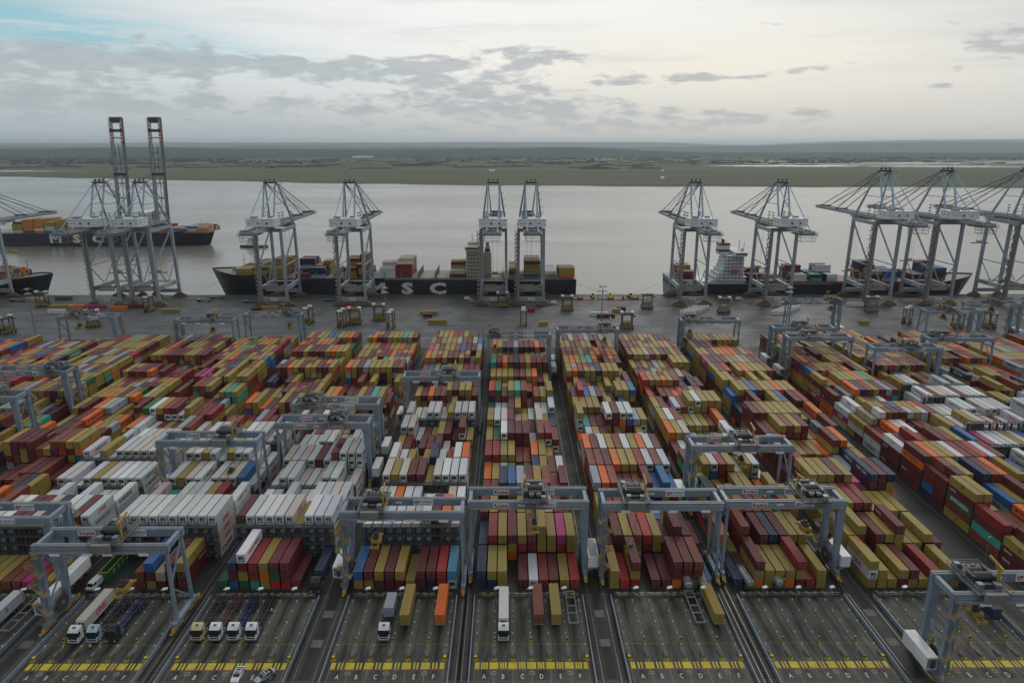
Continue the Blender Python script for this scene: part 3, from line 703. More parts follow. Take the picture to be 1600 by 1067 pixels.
ycp = make_yard_crane(); ycp_k = kidmap(ycp); trp = make_trolley(); trp_k = kidmap(trp)
first_yc = [True]
def yard_crane(b, y, typ, tx, hz, label):
    """b block, y of near girder, typ A walkway near / B turned round, tx trolley x from block centre, hz spreader height"""
    if first_yc[0]: r = ycp; t = trp; first_yc[0] = False
    else: r = copy_tree(ycp, ycp_k); t = copy_tree(trp, trp_k)
    tag(r, label, 'gantry crane', 'rail gantry cranes in the container yard')
    if typ == 'A': r.location = (BLK[b], y, 0); s = 1
    else: r.location = (BLK[b], y + 7.1, 0); r.rotation_euler = (0, 0, math.pi); s = -1
    t.parent = r; t.location = (tx * s, 0, 0)
    hoist(t, hz)
    return r
YC = [
 (1, 140.2, 'A', 1.5, 8, 'blue grey yard gantry standing out over the white reefer lorry, fat cable reel beside it'),
 (0, 152.5, 'B', -6, 12, 'blue grey yard gantry at the left edge, right behind the one over the lorry'),
 (3, 154.6, 'A', -7.5, 12, 'yard gantry with near stair tower over the stacks behind the orange trailer'),
 (4, 160.0, 'B', 1.8, 13, 'yard gantry over the central stacks behind the long white lorry'),
 (5, 159.0, 'A', -7.0, 5.5, 'yard gantry lowering a mustard container behind the lone mustard trailer'),
 (6, 160.0, 'B', 7.5, 12, 'yard gantry over the stacks behind two tank containers, jib trolley at its right'),
 (7, 121.4, 'A', -8.0, 15, 'nearest yard gantry, cut by the right edge, over the road lanes at bottom right'),
 (3, 260.0, 'A', 3.0, 8, 'yard gantry half way along the stacks behind the orange trailer'),
 (2, 212.4, 'B', 4.6, 11, 'nearer of two close yard gantries over the reefers behind the parked cabs'),
 (2, 230.0, 'B', -9, 14, 'further of two close yard gantries over the reefers behind the four parked cabs'),
 (1, 198.3, 'A', 5.0, 9, 'yard gantry over white reefers left of the pair of close gantries'),
 (-2, 238.0, 'B', 4.0, 12, 'yard gantry at the left edge, nearer of the two there half way up'),
 (-2, 268.0, 'B', 9.0, 8, 'yard gantry at the left edge, further of the two there half way up'),
 (-3, 362.0, 'B', -6, 15, 'far yard gantry at the quay end, below the two upright booms'),
 (-1, 354.0, 'A', 3, 15, 'far yard gantry at the quay end, right of the road below the upright booms'),
 (0, 366.0, 'B', 8, 14, 'far yard gantry at the quay end, just below the first crane with lowered boom'),
 (4, 323.0, 'B', -12, 14, 'far yard gantry spanning the quay end of the central stacks'),
 (5, 333.0, 'A', 9, 15, 'far yard gantry right beside the tall light mast'),
 (7, 352.0, 'A', -10, 14, 'far yard gantry below the white superstructure of the right-hand ship'),
 (6, 176.5, 'A', 0, 15, 'second yard gantry row behind the tank containers, close behind the nearer one'),
 (8, 317.7, 'A', -4, 11, 'nearer of two far yard gantries with yellow jib, left of the white reefer racks'),
 (8, 336.0, 'A', -1, 16, 'further of two far yard gantries with yellow jib, left of the white reefer racks'),
 (9, 398.0, 'B', 11, 16, 'yard gantry run right out onto the apron, towards the white containers'),
 (9, 300.0, 'B', 2, 10, 'yard gantry straddling the white reefers in the right half'),
 (10, 316.0, 'A', -8, 14, 'yard gantry right of the white reefers, walkway side near, yellow jib'),
 (11, 373.0, 'B', -4, 17, 'far yard gantry at the quay end near the right edge'),
 (12, 390.0, 'B', 0, 17, 'furthest right yard gantry, out on the apron'),
]
YC[19] = (6, 194.0, 'A', 1, 15, 'yard gantry further up the block behind the two tank containers')
for a in YC: yard_crane(*a)

# ================================================================== SHIP-TO-SHORE CRANES
sts_cache = {}
def make_sts(hg, boom_up, stair=-1):
    B, PB = M['stsb'], M['bluep']; r = empty('quay_crane'); GA = 32.0
    # bogies
    for x in (-9.3, 9.3):
        for y in (0, GA):
            mb = MB(); mb.prism([(x - 5.2, 1.2), (x + 5.2, 1.2), (x + 1.4, 3.4), (x - 1.4, 3.4)], y - .6, y + .6, M['bogie'], 'y')
            for k in range(8): mb.cyl((x - 4.9 + k * 1.4, y - .35, .5), (x - 4.9 + k * 1.4, y + .35, .5), .45, M['dark'], 8)
            for k in (-4.2, -1.4, 1.4, 4.2): mb.box(x + k - 1.2, x + k + 1.2, y - .75, y + .75, .6, 1.3, M['bogie'])
            mb.build('bogie', r)
    for y in (0, GA):
        mb = MB(); mb.box(-10.4, 10.4, y - .9, y + .9, 3.4, 6.2, B); sb = mb.build('sill_beam', r)
        if y == 0:
            mb = MB(); mb.box(-2.2, 2.2, -1.0, -.93, 3.9, 5.7, M['sign']); put_text(mb, 'STS', 1.1, M['navy'], (0, -1.03, 4.8), (1, 0, 0), (0, 0, 1), .04); mb.build('sign_board', sb)
    zt = hg - 1
    for x in (-9.2, 9.2):
        for y in (0, GA):
            mb = MB(); mb.beam((x, y, 6.2), (x * .97, y, zt), 1.7, 2.3, B); mb.build('leg', r)
    for x in (-9.15, 9.15):
        mb = MB(); mb.box(x - .7, x + .7, 1.15, GA - 1.15, hg - 4.2, hg - 1.8, B); mb.build('portal_tie', r)
        for P1, P2, w_ in (((x, 1, 29), (x, GA - 1, 29), .65), ((x, GA - 1, hg - 5), (x, 1.2, 29.5), .85), ((x, 1, 28.4), (x, 15, 14.5), .5), ((x, GA - 1, 28.4), (x, 17, 14.5), .5)):
            mb = MB(); mb.beam(P1, P2, w_, w_, B); mb.build('brace', r)
    for x in (-9.15, 9.15):
        mb = MB(); mb.box(x - .8, x + .8, 1.15, GA - 1.15, 11.0, 14.0, B); mb.box(x + .82 * (1 if x > 0 else -1) - .03, x + .82 * (1 if x > 0 else -1) + .03, 8, 18, 11.5, 13.5, M['sign'])
        put_text(mb, 'DP WORLD', 1.2, M['navy'], (x + .9 * (1 if x > 0 else -1), 13, 12.5), (0, 1 if x > 0 else -1, 0), (0, 0, 1)); mb.build('portal_beam', r)
    for y in (0, GA):
        mb = MB(); mb.box(-8.1, 8.1, y - .8, y + .8, hg - 3.6, hg - 1.2, B); mb.build('cross_beam', r)
    # lashing platform between landside legs
    mb = MB(); mb.box(-9.5, 9.5, 1.3, 5.5, 12.6, 13.0, M['brown']); railing(mb, (-9, 1.3, 13), (9, 1.3, 13), 1.2, M['brown'], 12); mb.build('lashing_platform', r)
    mb = MB(); mb.box(-9.5, 9.5, GA - 5, GA - 1.3, 12.4, 12.9, M['brown']); railing(mb, (-9, GA - 5, 13), (9, GA - 5, 13), 1.2, M['brown'], 12); mb.build('lashing_platform', r); mb = MB()
    rr = random.Random(5)
    for i in range(9): mb.box(-8 + i * 1.8, -7 + i * 1.8, 2, 4.6, 13, 13.6 + rr.random() * 1.3, M['brown'] if i % 2 else M['hatch'])
    s_ = mb.build('lashing_gear', r); s_['kind'] = 'stuff'
    mb = MB(); mb.box(-6, 6, .3, 1.2, 10.8, 12.5, M['brown']); mb.build('cable_tray', r)
    # stair tower up one landside leg
    mb = MB(); sx_ = 9.2 * stair; z = 3.0; k = 0
    while z < zt - 3:
        for (dx) in (0,):
            mb.box(sx_ + stair * .9 - .1, sx_ + stair * .9 + stair * 1.9 + .1 if stair > 0 else sx_ + stair * .9 + .1, -1.5, 1.5, z, z + .16, M['hatch']) if stair > 0 else mb.box(sx_ - 2.8, sx_ - .9, -1.6, 1.6, z, z + .16, M['hatch'])
        mb.box(sx_ - 1.0, sx_ + 1.0, -2.3, -1.25, z + 1.4, z + 1.55, M['brown'])
        railing(mb, (sx_ - 2.7 if stair < 0 else sx_ + .9, -1.6, z), (sx_ - .9 if stair < 0 else sx_ + 2.7, -1.6, z), 1.1, M['brown'], 2)
        mb.beam((sx_ + stair * 1.0, 1.2 if k % 2 else -1.2, z), (sx_ + stair * 2.6, -1.2 if k % 2 else 1.2, z + 3.0), .7, .15, M['brown'])
        z += 3.0; k += 1
    mb.box(sx_ - .7, sx_ + .7, -2.4, -1.25, 6, zt - 2, M['hatch']); mb.build('staircase', r)
    # girders and house
    for x in (-3.6, 3.6):
        mb = MB(); mb.box(x - .6, x + .6, -40, GA + 7.4, hg - 1.1, hg + 1.3, B); mb.build('girder', r)
    mb = MB()
    for y in (-40, -26, -12, 14, 35): mb.box(-3, 3, y - .5, y + .5, hg - .6, hg + .8, B)
    mb.box(-6.3, -4.25, -40, GA + 7, hg - .3, hg - .1, M['brown']); mb.box(4.25, 6.3, -40, GA + 7, hg - .3, hg - .1, M['brown'])
    for x in (-6.3, 6.3): railing(mb, (x, -40, hg - .1), (x, GA + 7, hg - .1), 1.15, M['yellow'], 30)
    mb.build('walkway', r)
    mb = MB(); mb.box(-9.6, 9.6, -14.5, -1.2, hg + 1.4, hg + 6.6, M['white']); mb.box(-9.9, 9.9, -14.8, -1.0, hg + 6.61, hg + 6.9, M['white'])
    railing(mb, (-9.6, -14.6, hg + 6.9), (9.6, -14.6, hg + 6.9), 1.1, M['steel'], 10)
    mb.box(-7, -3, -12, -8, hg + 6.9, hg + 8.2, M['steel']); mb.box(3, 6, -7, -4, hg + 6.9, hg + 8, M['steel'])
    mh = mb.build('machinery_house', r)
    for x, s in ((-7.6, .35), (-5.4, .35), (-1.2, .75), (4.6, .75)): mb = MB(); mb.cyl((x, -14.62, hg + 3.8), (x, -14.52, hg + 3.8), s, M['blackp'], 10); mb.build('porthole', mh)
    for y in (-11, -6):
        for s in (-1, 1): mb = MB(); mb.cyl((s * 9.62, y, hg + 4.4), (s * 9.72, y, hg + 4.4), .5, M['blackp'], 10); mb.build('porthole', mh)
    # rear end: trolley park, cab, hanging frames
    mb = MB(); mb.box(-6.4, 6.4, -40.5, -25, hg - 1.5, hg - 1.15, M['brown']); railing(mb, (-6.4, -40.5, hg - 1.1), (6.4, -40.5, hg - 1.1), 1.2, M['steel'], 8)
    rr = random.Random(9)
    for i in range(14):
        x, y = rr.uniform(-5.5, 4), rr.uniform(-39, -27); w_, h_ = rr.uniform(1, 2.4), rr.uniform(1, 3.2); mb.box(x, x + w_, y, y + w_, hg - 1.1, hg - 1.1 + h_, (M['steel'], M['hatch'], M['dark'], M['blue'])[i % 4])
    for z in (hg - 3.2, hg - 5.4):
        for (p, q) in (((-5, -40, z), (5, -40, z)), ((-5, -34, z), (5, -34, z)), ((-5, -40, z), (-5, -34, z)), ((5, -40, z), (5, -34, z))): mb.beam(p, q, .22, .22, M['brown'])
    for x in (-5, 5):
        for y in (-40, -34): mb.beam((x, y, hg - 1.2), (x, y, hg - 5.4), .22, .22, M['brown'])
    mb.build('maintenance_platform', r)
    # A-frame
    ah = 87 if hg < 60 else 95; ay = 14
    mb = MB()
    for s in (-1, 1):
        mb.beam((s * 8.7, GA, hg - 1.2), (s * 4.2, ay + 1, ah), 1.3, 1.3, PB, .8, .8)
        mb.beam((s * 4.0, 1, hg + 1.3), (s * 3.9, ay - 1, ah), 1.1, 1.1, PB, .8, .8)
        mb.beam((s * 6.2, GA * .72, hg + 15), (s * 4.0, 7, hg + 15), .5, .5, PB)
    mb.box(-4.6, 4.6, ay - 1.5, ay + 1.5, ah - .8, ah + .3, M['dark']); mb.build('a_frame', r)
    mb = MB(); mb.box(-6.0, 6.0, ay - 2.6, ay + 2.6, ah + .35, ah + .55, M['brown']); railing(mb, (-6, ay - 2.6, ah + .5), (6, ay - 2.6, ah + .5), 1.2, M['brown'], 8)
    for x in (-3, 0, 3): mb.cyl((x - .4, ay, ah + 1.4), (x + .4, ay, ah + 1.4), 1.0, M['dark'], 10)
    mb.box(6, 8.6, ay - 1, ay + 1, ah - 1.4, ah - 1.2, M['brown']); mb.beam((6.1, ay, ah + .4), (9, ay, ah - 1.4), .2, .2, M['brown'])
    for k in range(6):      # ladder cages down the right front leg
        t = k / 6; x = 4.4 + (8.9 - 4.4) * t; y = ay + 1 + (GA - ay - 1) * t; z = ah - (ah - hg) * t
        mb.box(x + .4, x + 2.2, y - 1, y + 1, z - 3, z - 2.8, M['brown']); railing(mb, (x + 2.2, y - 1, z - 2.8), (x + 2.2, y + 1, z - 2.8), 1.1, M['brown'], 2)
    mb.build('apex_platform', r)
    mb = MB()
    for s in (-1, 1): mb.beam((s * 3.9, ay, ah), (s * 3.8, -33, hg + 1.2), .45, .45, PB)
    mb.build('backstay', r)
    for x in (-5.4, 5.4):
        for y in (10, 18):
            mb = MB(); mb.beam((x, y, hg), (x, y, hg + 9), .3, .3, M['hatch'])
            for k in range(3): mb.box(x - 1.1, x + 1.1, y - .3, y + .3, hg + 4 + k * 2.2, hg + 4.5 + k * 2.2, M['yellow'] if k == 2 else M['hatch'])
            mb.build('floodlight_mast', r)
    # boom, built level then raised about its hinge
    L = 75 if boom_up else 70; hy = GA + 7.6
    bm = empty('boom', (0, hy, hg)); bm.parent = r
    for x in (-3.6, 3.6):
        mb = MB(); mb.box(x - .55, x + .55, 0, L, -1.0, 1.1, B); mb.build('boom_girder', bm)
    mb = MB()
    for y in list(range(6, L, 11)) + [L - .4]: mb.box(-3.04, 3.04, y - .4, y + .4, -.6, .6, B)
    mb.box(-5.4, -4.2, 0, L, -.3, -.12, M['hatch']); mb.box(4.2, 5.4, 0, L, -.3, -.12, M['hatch'])
    for x in (-5.4, 5.4): railing(mb, (x, 0, -.1), (x, L, -.1), 1.15, M['hatch'], 30)
    mb.box(-5, 5, L - 3.5, L + .8, -.3, 0, M['hatch']); mb.box(-3.4, 3.4, L - 2.4, L, 0, 1.6, M['dark']); railing(mb, (-5, L + .8, 0), (5, L + .8, 0), 1.3, M['yellow'], 8)
    for y in (L * .46, L * .88): mb.box(-4.5, 4.5, y - 1, y + 1, 1.1, 1.9, M['dark'])
    mb.build('boom_walkway', bm)
    if boom_up:
        mb = MB()
        for s in (-1, 1):
            for k in range(7): mb.box(s * 4.2 - .12 + (.0 if s > 0 else 0), s * 4.2 + .12, L - 17.5 + k * 2.2, L - 16.4 + k * 2.2, -1.1, 1.2, M['kred']); mb.box(s * 4.2 - .12, s * 4.2 + .12, L - 16.4 + k * 2.2, L - 15.3 + k * 2.2, -1.1, 1.2, M['sign'])
        for x in (-3.6, 3.6): mb.box(x - .62, x + .62, L - 17.5, L - 3.6, 1.12, 1.17, M['sign'])
        for k in range(6):
            for x in (-3.6, 3.6): mb.box(x - .64, x + .64, L - 17.3 + k * 2.3, L - 16.2 + k * 2.3, 1.18, 1.23, M['kred'])
        mb.build('warning_stripes', bm)
        mb = MB()
        for s in (-3.4, 3.4):
            for a, b_ in ((8, 22), (22, 36), (36, 50)): mb.beam((-s, a, 0), (s, b_, 0), .25, .25, B)
        for x in (-1.6, 1.6): mb.beam((x, 0, 2.2), (x, L * .75, 2.2), .3, .3, M['dark'])
        mb.build('boom_lacing', bm)
        bm.rotation_euler = (R(84), 0, 0)
        mb = MB()
        for s in (-1, 1): mb.beam((s * 3.5, ay, ah), (s * 3.5, hy - 2, hg + 34), .35, .35, M['dark']); mb.beam((s * 3.0, ay, ah - 1), (s * 3.0, hy - 1, hg + 16), .3, .3, M['dark'])
        mb.build('forestay', r)
    else:
        mb = MB()
        for s in (-1, 1):
            mb.beam((s * 3.9, ay, ah), (s * 3.7, hy + L * .88, hg + 1.5), .42, .42, M['dark']); mb.beam((s * 3.6, ay, ah - .6), (s * 3.5, hy + L * .46, hg + 1.5), .42, .42, M['dark'])
            mb.beam((s * 3.6, ay, ah - .6), (s * 3.5, hy + L * .70, hg + 1.5), .22, .22, M['dark'])
        mb.build('forestay', r)
    return r
def sts_spreader(parent, y, z, hg):
    h = empty('hoist', (0, y, 0)); h.parent = parent
    mb = MB(); mb.box(-4.4, 4.4, -3.2, 3.2, hg - 2.2, hg - 1.25, M['steel']); mb.box(-1.5, 1.2, -5.2, -3.3, hg - 4.2, hg - 1.6, M['white']); mb.build('trolley', h)
    mb = MB()
    for a in (-1.6, 1.6):
        for b_ in (-1.6, 1.6): mb.beam((a, b_, z + 2.4), (a * 1.2, b_, hg - 2.2), .09, .09, M['dark'])
    mb.build('rope', h)
    mb = MB(); mb.box(-2.2, 2.2, -1.3, 1.3, z + 1.2, z + 2.4, M['yellow'])
    for s in (-.9, .9): mb.beam((-6.1, s, z + .5), (6.1, s, z + .5), .45, .6, M['yellow'])
    for s in (-6.1, 6.1): mb.box(s - .35, s + .35, -1.25, 1.25, z + .1, z + .9, M['yellow'])
    mb.build('spreader', h)
STS = [  # X, base height, boom up, spreader (y, z) or None, label
 (-393, 57, False, (55, 30), 'quay crane at the left edge with its boom lowered over the river'),
 (-292, 57, True, (20, 20), 'left of the two quay cranes with booms raised upright'),
 (-263.5, 57, True, (22, 20), 'right of the two quay cranes with booms raised upright'),
 (-170.5, 57, False, (42, 27), 'quay crane over the bow of the long dark ship, mustard spreader high'),
 (-113.5, 57, False, (48, 12.5), 'second quay crane over the long dark ship, left of the hull letters'),
 (-11, 57, False, (50, 13.5), 'quay crane seen head on beside the cream ship tower, left of its twin'),
 (16, 57, False, (50, 13), 'quay crane seen head on at the dark ship stern, right of its twin'),
 (134, 57, False, (46, 13), 'quay crane at the grey stern of the right-hand ship'),
 (196, 57, False, (46, 19), 'quay crane just right of the white superstructure'),
 (269, 62, False, (44, 17), 'taller quay crane, leftmost of the three at the right edge'),
 (313.5, 62, False, (44, 25), 'taller quay crane, middle of the three at the right edge'),
 (371, 62, False, (50, 38), 'taller quay crane, last before the right edge of the picture'),
]
sp = {}
for X, hg, up, spr, lab in STS:
    k = (hg, up)
    if k not in sp: r0 = make_sts(hg, up); sp[k] = (r0, kidmap(r0)); r = r0
    else: r = copy_tree(*sp[k])
    r.location = (X, 487, 0); tag(r, lab, 'quay crane', 'ship-to-shore cranes along the quay')
    sts_spreader(r, spr[0], spr[1], hg)

# ================================================================== CONTAINER STOCK
PAL = {  # name: (colour, print, print colour)
 'mustard': ((0.330, 0.238, 0.052), 'MSC', 'k'), 'maroon': ((0.125, 0.020, 0.024), '', 'w'), 'dark red': ((0.25, 0.022, 0.028), '', 'w'),
 'rust brown': ((0.21, 0.050, 0.030), '', 'w'), 'orange': ((0.68, 0.145, 0.016), 'Hapag-Lloyd', 'n'), 'navy': ((0.018, 0.032, 0.085), 'CMA CGM', 'w'),
 'blue': ((0.025, 0.12, 0.33), '', 'w'), 'sky blue': ((0.085, 0.29, 0.43), '', 'w'), 'green': ((0.025, 0.135, 0.05), 'EVERGREEN', 'w'), 'teal': ((0.05, 0.34, 0.27), '', 'w'),
 'magenta': ((0.38, 0.03, 0.16), 'ONE', 'w'), 'pale grey': ((0.30, 0.35, 0.40), 'MAERSK', 'k'), 'cream': ((0.42, 0.36, 0.24), '', 'k'),
 'bright red': ((0.42, 0.030, 0.028), '', 'w'), 'white': ((0.66, 0.67, 0.66), 'MAERSK', 'k'), 'pink white': ((0.52, 0.47, 0.42), 'ONE', 'm'), 'off white': ((0.50, 0.53, 0.55), 'MSC', 'k')}
DRY = [('mustard', 33), ('maroon', 26), ('dark red', 6), ('rust brown', 10), ('orange', 7), ('navy', 4.5), ('blue', 2.8), ('green', 2), ('teal', 1.8), ('magenta', 1.0), ('pale grey', 5), ('cream', 1.2), ('bright red', 1.6)]
REE = [('white', 4), ('off white', 6), ('pink white', 2)]
def pick(rr, tbl):
    t = rr.uniform(0, sum(w for _, w in tbl))
    for k, w in tbl:
        t -= w
        if t <= 0: return k
    return tbl[0][0]
CW, CH, SL = 2.38, 2.62, 2.73
CONT = []     # dict(x,y,z,L,ax,c,ree,txt,blk,row,col,tier,n,vis)
def jit(rr, c, s=.13):
    k = 1 + rr.uniform(-s, s); return tuple(max(0, min(1, v * k * (1 + rr.uniform(-.05, .05)))) for v in c)
def cont(x, y, z, c, L=12.19, ax='y', ree=False, rr=random, txt=None, **kw):
    col, t, tc_ = PAL[c]
    if txt is not None: t = txt
    CONT.append(dict(x=x, y=y, z=z, L=L, ax=ax, c=c, col=jit(rr, col), ree=ree, t=t, tc=tc_, **kw))
# mean tiers per row, near to far; r = reefer row with a steel rack before it
PLAN = {
 -5: '5 5 5 5 5 5 5 5 5 5 5 5 5 5 5 5', -4: '4 4 4 5 4 4 5 5 5 5 5 5 5 5 5 5', -3: '4 4 4 3 4 4 4 5 4 5 5 5 5 5 5 5', -2: '3 4 4 4 4 3 4 4 4 5 5 4 5 5 5 5',
 -1: '3 3 4 3 3 4 4 3 4 3 4 5 4 5 5 5', 0: '1 5r 4w 4r 5r 4w 3 4 3 4 5 4 5 5 5 5', 1: '0 5r 4w 4r 5w 4r 4 3 4 4 4 5 4 5 5 5', 2: '0 5r 4w 4r 5w 4r 3 4 4 3 4 5 4 5 5 5',
 3: '0 4r 3r 4r 3 3 3 4r 3 4 4 4 5 5 5 5', 4: '0 3 3 4 3 3 4 4 4 4 3 4 5 5 5 5', 5: '0 3 3 4 3 4 3 4 4 4 4 5 5 5 5 5', 6: '0 3 4 3 4 4 3 4 4 4 5 4 5 5 5 5',
 7: '0 4 4 5 4 5 5 5 4 5 5 5 5 5 5 5', 8: '4 5 5 5 5 5 5 5 4 5 5 5 5 5 5 5', 9: '4 5 5 4 4 4r 5r 5w 5r 5r 4 5 5 5 5 5', 10: '4 5 5 4 5r 5w 5r 5w 4r 5 5 4 5 5 5',
 11: '4 4 5 4 5r 5w 5r 4w 5 4 5 5 5 5 5', 12: '5 5 5 5 5 5 4 5 5 4 5 5 5 5 5 5', 13: '5 5 5 5 4 5 5 5 5 5 5 5 5 5 5 5', 14: '5 5 5 5 5 5 5 5 5 5 5 5 5 5 5 5'}
FRONT = {  # first row by hand: list of columns, bottom to top
 1: ['', '', '', '', 'rust brown|rust brown', 'mustard|maroon|blue', 'maroon|cream', 'maroon|maroon|maroon', 'maroon|maroon|mustard', ''],
 2: ['green', 'blue|maroon|navy', 'green|mustard|maroon|white', 'teal|rust brown|dark red', 'mustard|orange|mustard', 'bright red|green|maroon', 'bright red|maroon|maroon', 'maroon', '', ''],
 3: ['mustard|blue', 'mustard|maroon', 'maroon|mustard', 'maroon|maroon', 'maroon|mustard', 'mustard', 'maroon|maroon', 'navy|maroon', 'bright red|bright red', 'off white|sky blue'],
 4: ['navy|navy', 'navy|mustard', 'mustard|mustard', '', 'maroon', 'off white', 'dark red', 'maroon', 'mustard', 'bright red'],
 5: ['mustard|mustard', 'bright red', 'dark red|mustard|maroon', '', 'maroon', 'maroon', 'orange|maroon|maroon', 'magenta|maroon|maroon', 'mustard|maroon|rust brown', 'blue'],
 6: ['navy', 'maroon', 'orange|mustard|maroon', 'mustard|mustard', 'mustard|mustard', 'orange|mustard', 'maroon|mustard|dark red', 'dark red', 'mustard|mustard', ''],
 7: ['mustard|off white|mustard', 'mustard|mustard', 'mustard', 'maroon|mustard', 'mustard|maroon', 'mustard', 'maroon|dark red', 'mustard', 'mustard|mustard', 'mustard']}
SECOND = {
 3: None,
 4: ['dark red|navy', 'maroon|maroon|dark red', 'mustard|orange|mustard', 'orange|mustard|maroon', 'maroon|dark red|mustard', 'mustard|maroon|maroon', 'mustard|mustard|mustard|mustard', 'maroon|mustard|mustard', 'maroon|dark red|magenta', 'maroon|mustard|mustard'],
 5: ['bright red|maroon', 'orange|maroon|maroon', 'mustard|mustard|mustard', 'off white|mustard|rust brown', 'maroon|maroon|bright red', 'maroon|mustard|mustard', 'maroon|maroon', 'maroon|mustard|maroon|maroon', 'mustard|maroon|maroon', 'maroon|maroon'],
 6: ['mustard|mustard|orange', 'mustard', 'maroon|maroon|maroon|rust brown', 'mustard', 'maroon|maroon|maroon', 'navy|maroon|navy', 'maroon|maroon|maroon', 'maroon|maroon|mustard', 'maroon|mustard|mustard', ''],
 7: ['maroon|mustard|mustard', 'orange|maroon|dark red|mustard', 'mustard', 'maroon|maroon|maroon', 'mustard|maroon|mustard', 'maroon|mustard|mustard|maroon', 'dark red|mustard', 'orange|mustard', 'maroon|mustard|mustard', 'mustard|maroon']}
RACKS = []
for b, c in BLK.items():
    rr = random.Random(100 + b); plan = PLAN[b].split(); y = Y0; H = []
    rows = []
    for j, s in enumerate(plan + ['5', '5']):
        ree = s[-1] in 'rw'; rack = s.endswith('r'); mean = int(s[0])
        if rack: y += 1.9
        if y + 12.2 > YEND: break
        tiers = []
        far = y > (295 if b > -1 else 262)
        rowmax = mean if rr.random() < .8 else mean + 1
        k = 0
        while k < 10:      # neighbouring columns are worked together, so heights come in runs
            run = rr.choice((1, 1, 2, 2, 3) if not far else (4, 7, 10)) 
            h = rowmax - rr.choice((0, 0, 0, 0, 0, 0, 1) if far else (0, 0, 0, 0, 1, 1) if ree else (0, 0, 0, 0, 1, 1, 2) if b in (3, 4, 5, 6, 8, 2) else (0, 0, 0, 1, 1, 2))
            for q in range(run):
                if k < 10: tiers.append(max(0 if (not far and not ree and rr.random() < .04) else 1, min(5, h - (1 if rr.random() < (.06 if far else .10) else 0)))); k += 1
        if j == 0 and b in FRONT: spec = [x.split('|') if x else [] for x in FRONT[b]]
        elif j == 1 and SECOND.get(b): spec = [x.split('|') if x else [] for x in SECOND[b]]
        else:
            spec = []
            # rows share runs of colour; a steady owner mix with a little clustering
            last = None
            for k in range(10):
                col = []
                for t in range(tiers[k]):
                    cc = pick(rr, REE) if (ree and rr.random() < .93) else (pick(rr, DRY) if (last is None or rr.random() < .80) else last)
                    if not ree and 205 < y < 262 and b in (0, 1, 2, 3, 4, 5, 6, 8, 9, 10) and rr.random() < (.30 if b > 2 else .15): cc = pick(rr, REE)
                    col.append(cc); last = cc if not ree and cc in ('mustard', 'maroon', 'rust brown', 'orange') else last
                if ree and rr.random() < .12: col = [pick(rr, DRY)] * len(col)
                spec.append(col)
        rows.append((y, ree, spec))
        if rack: RACKS.append((b, y - 1.75, max(2, max(len(s) for s in spec) - (0 if b > 7 else 1))))
        y += 12.19 + (.72 if y < 240 else .62)
    def ht(j, k):
        if j < 0 or j >= len(rows): return 0
        if k < 0 or k > 9: return 0
        return len(rows[j][2][k])
    rowtwo = [rr.random() < (.38 if yq > 270 else .16) for yq, _, _ in rows]
    for j, (yy, ree, spec) in enumerate(rows):
        for k, colm in enumerate(spec):
            two = (not ree) and j > 1 and rowtwo[j]
            for t, cc in enumerate(colm):
                n = len(colm); top = t == n - 1
                fr_ = t >= ht(j - 1, k) or ree
                side = t >= ht(j, k - 1) or t >= ht(j, k + 1)
                back = t >= ht(j + 1, k)
                if not (top or fr_ or side or back): continue
                x = c - SL * 4.5 + k * SL + rr.uniform(-.04, .04); y2 = yy + rr.uniform(-.08, .08)
                isr = cc in ('white', 'off white', 'pink white')
                tx = None
                if cc == 'maroon' and rr.random() < .3: tx = rr.choice(('TRITON', 'TEXTAINER', 'CAI'))
                if cc in ('white', 'off white'): tx = rr.choice(('MAERSK', 'MAERSK', 'MSC', 'ONE', 'HAMBURG SUD', ''))
                if cc == 'pale grey' and rr.random() < .3: tx = 'HMM'
                if cc == 'white' and rr.random() < .12 and not ree: tx = 'YANG MING'
                seeside = (t >= ht(j, k + 1)) if x < 0 else (t >= ht(j, k - 1))
                kw = dict(blk=b, row=j, coln=k, tier=t, n=n, top=top, fr=fr_, sd=seeside)
                if two:
                    cont(x, y2, t * CH, cc, 6.06, 'y', False, rr, '', **kw); kw = dict(kw, fr=False)
                    cont(x, y2 + 6.13, t * CH, cc if rr.random() < .5 else pick(rr, DRY), 6.06, 'y', False, rr, '', **kw)
                else: cont(x, y2, t * CH, cc, 12.19, 'y', isr, rr, tx, **kw)

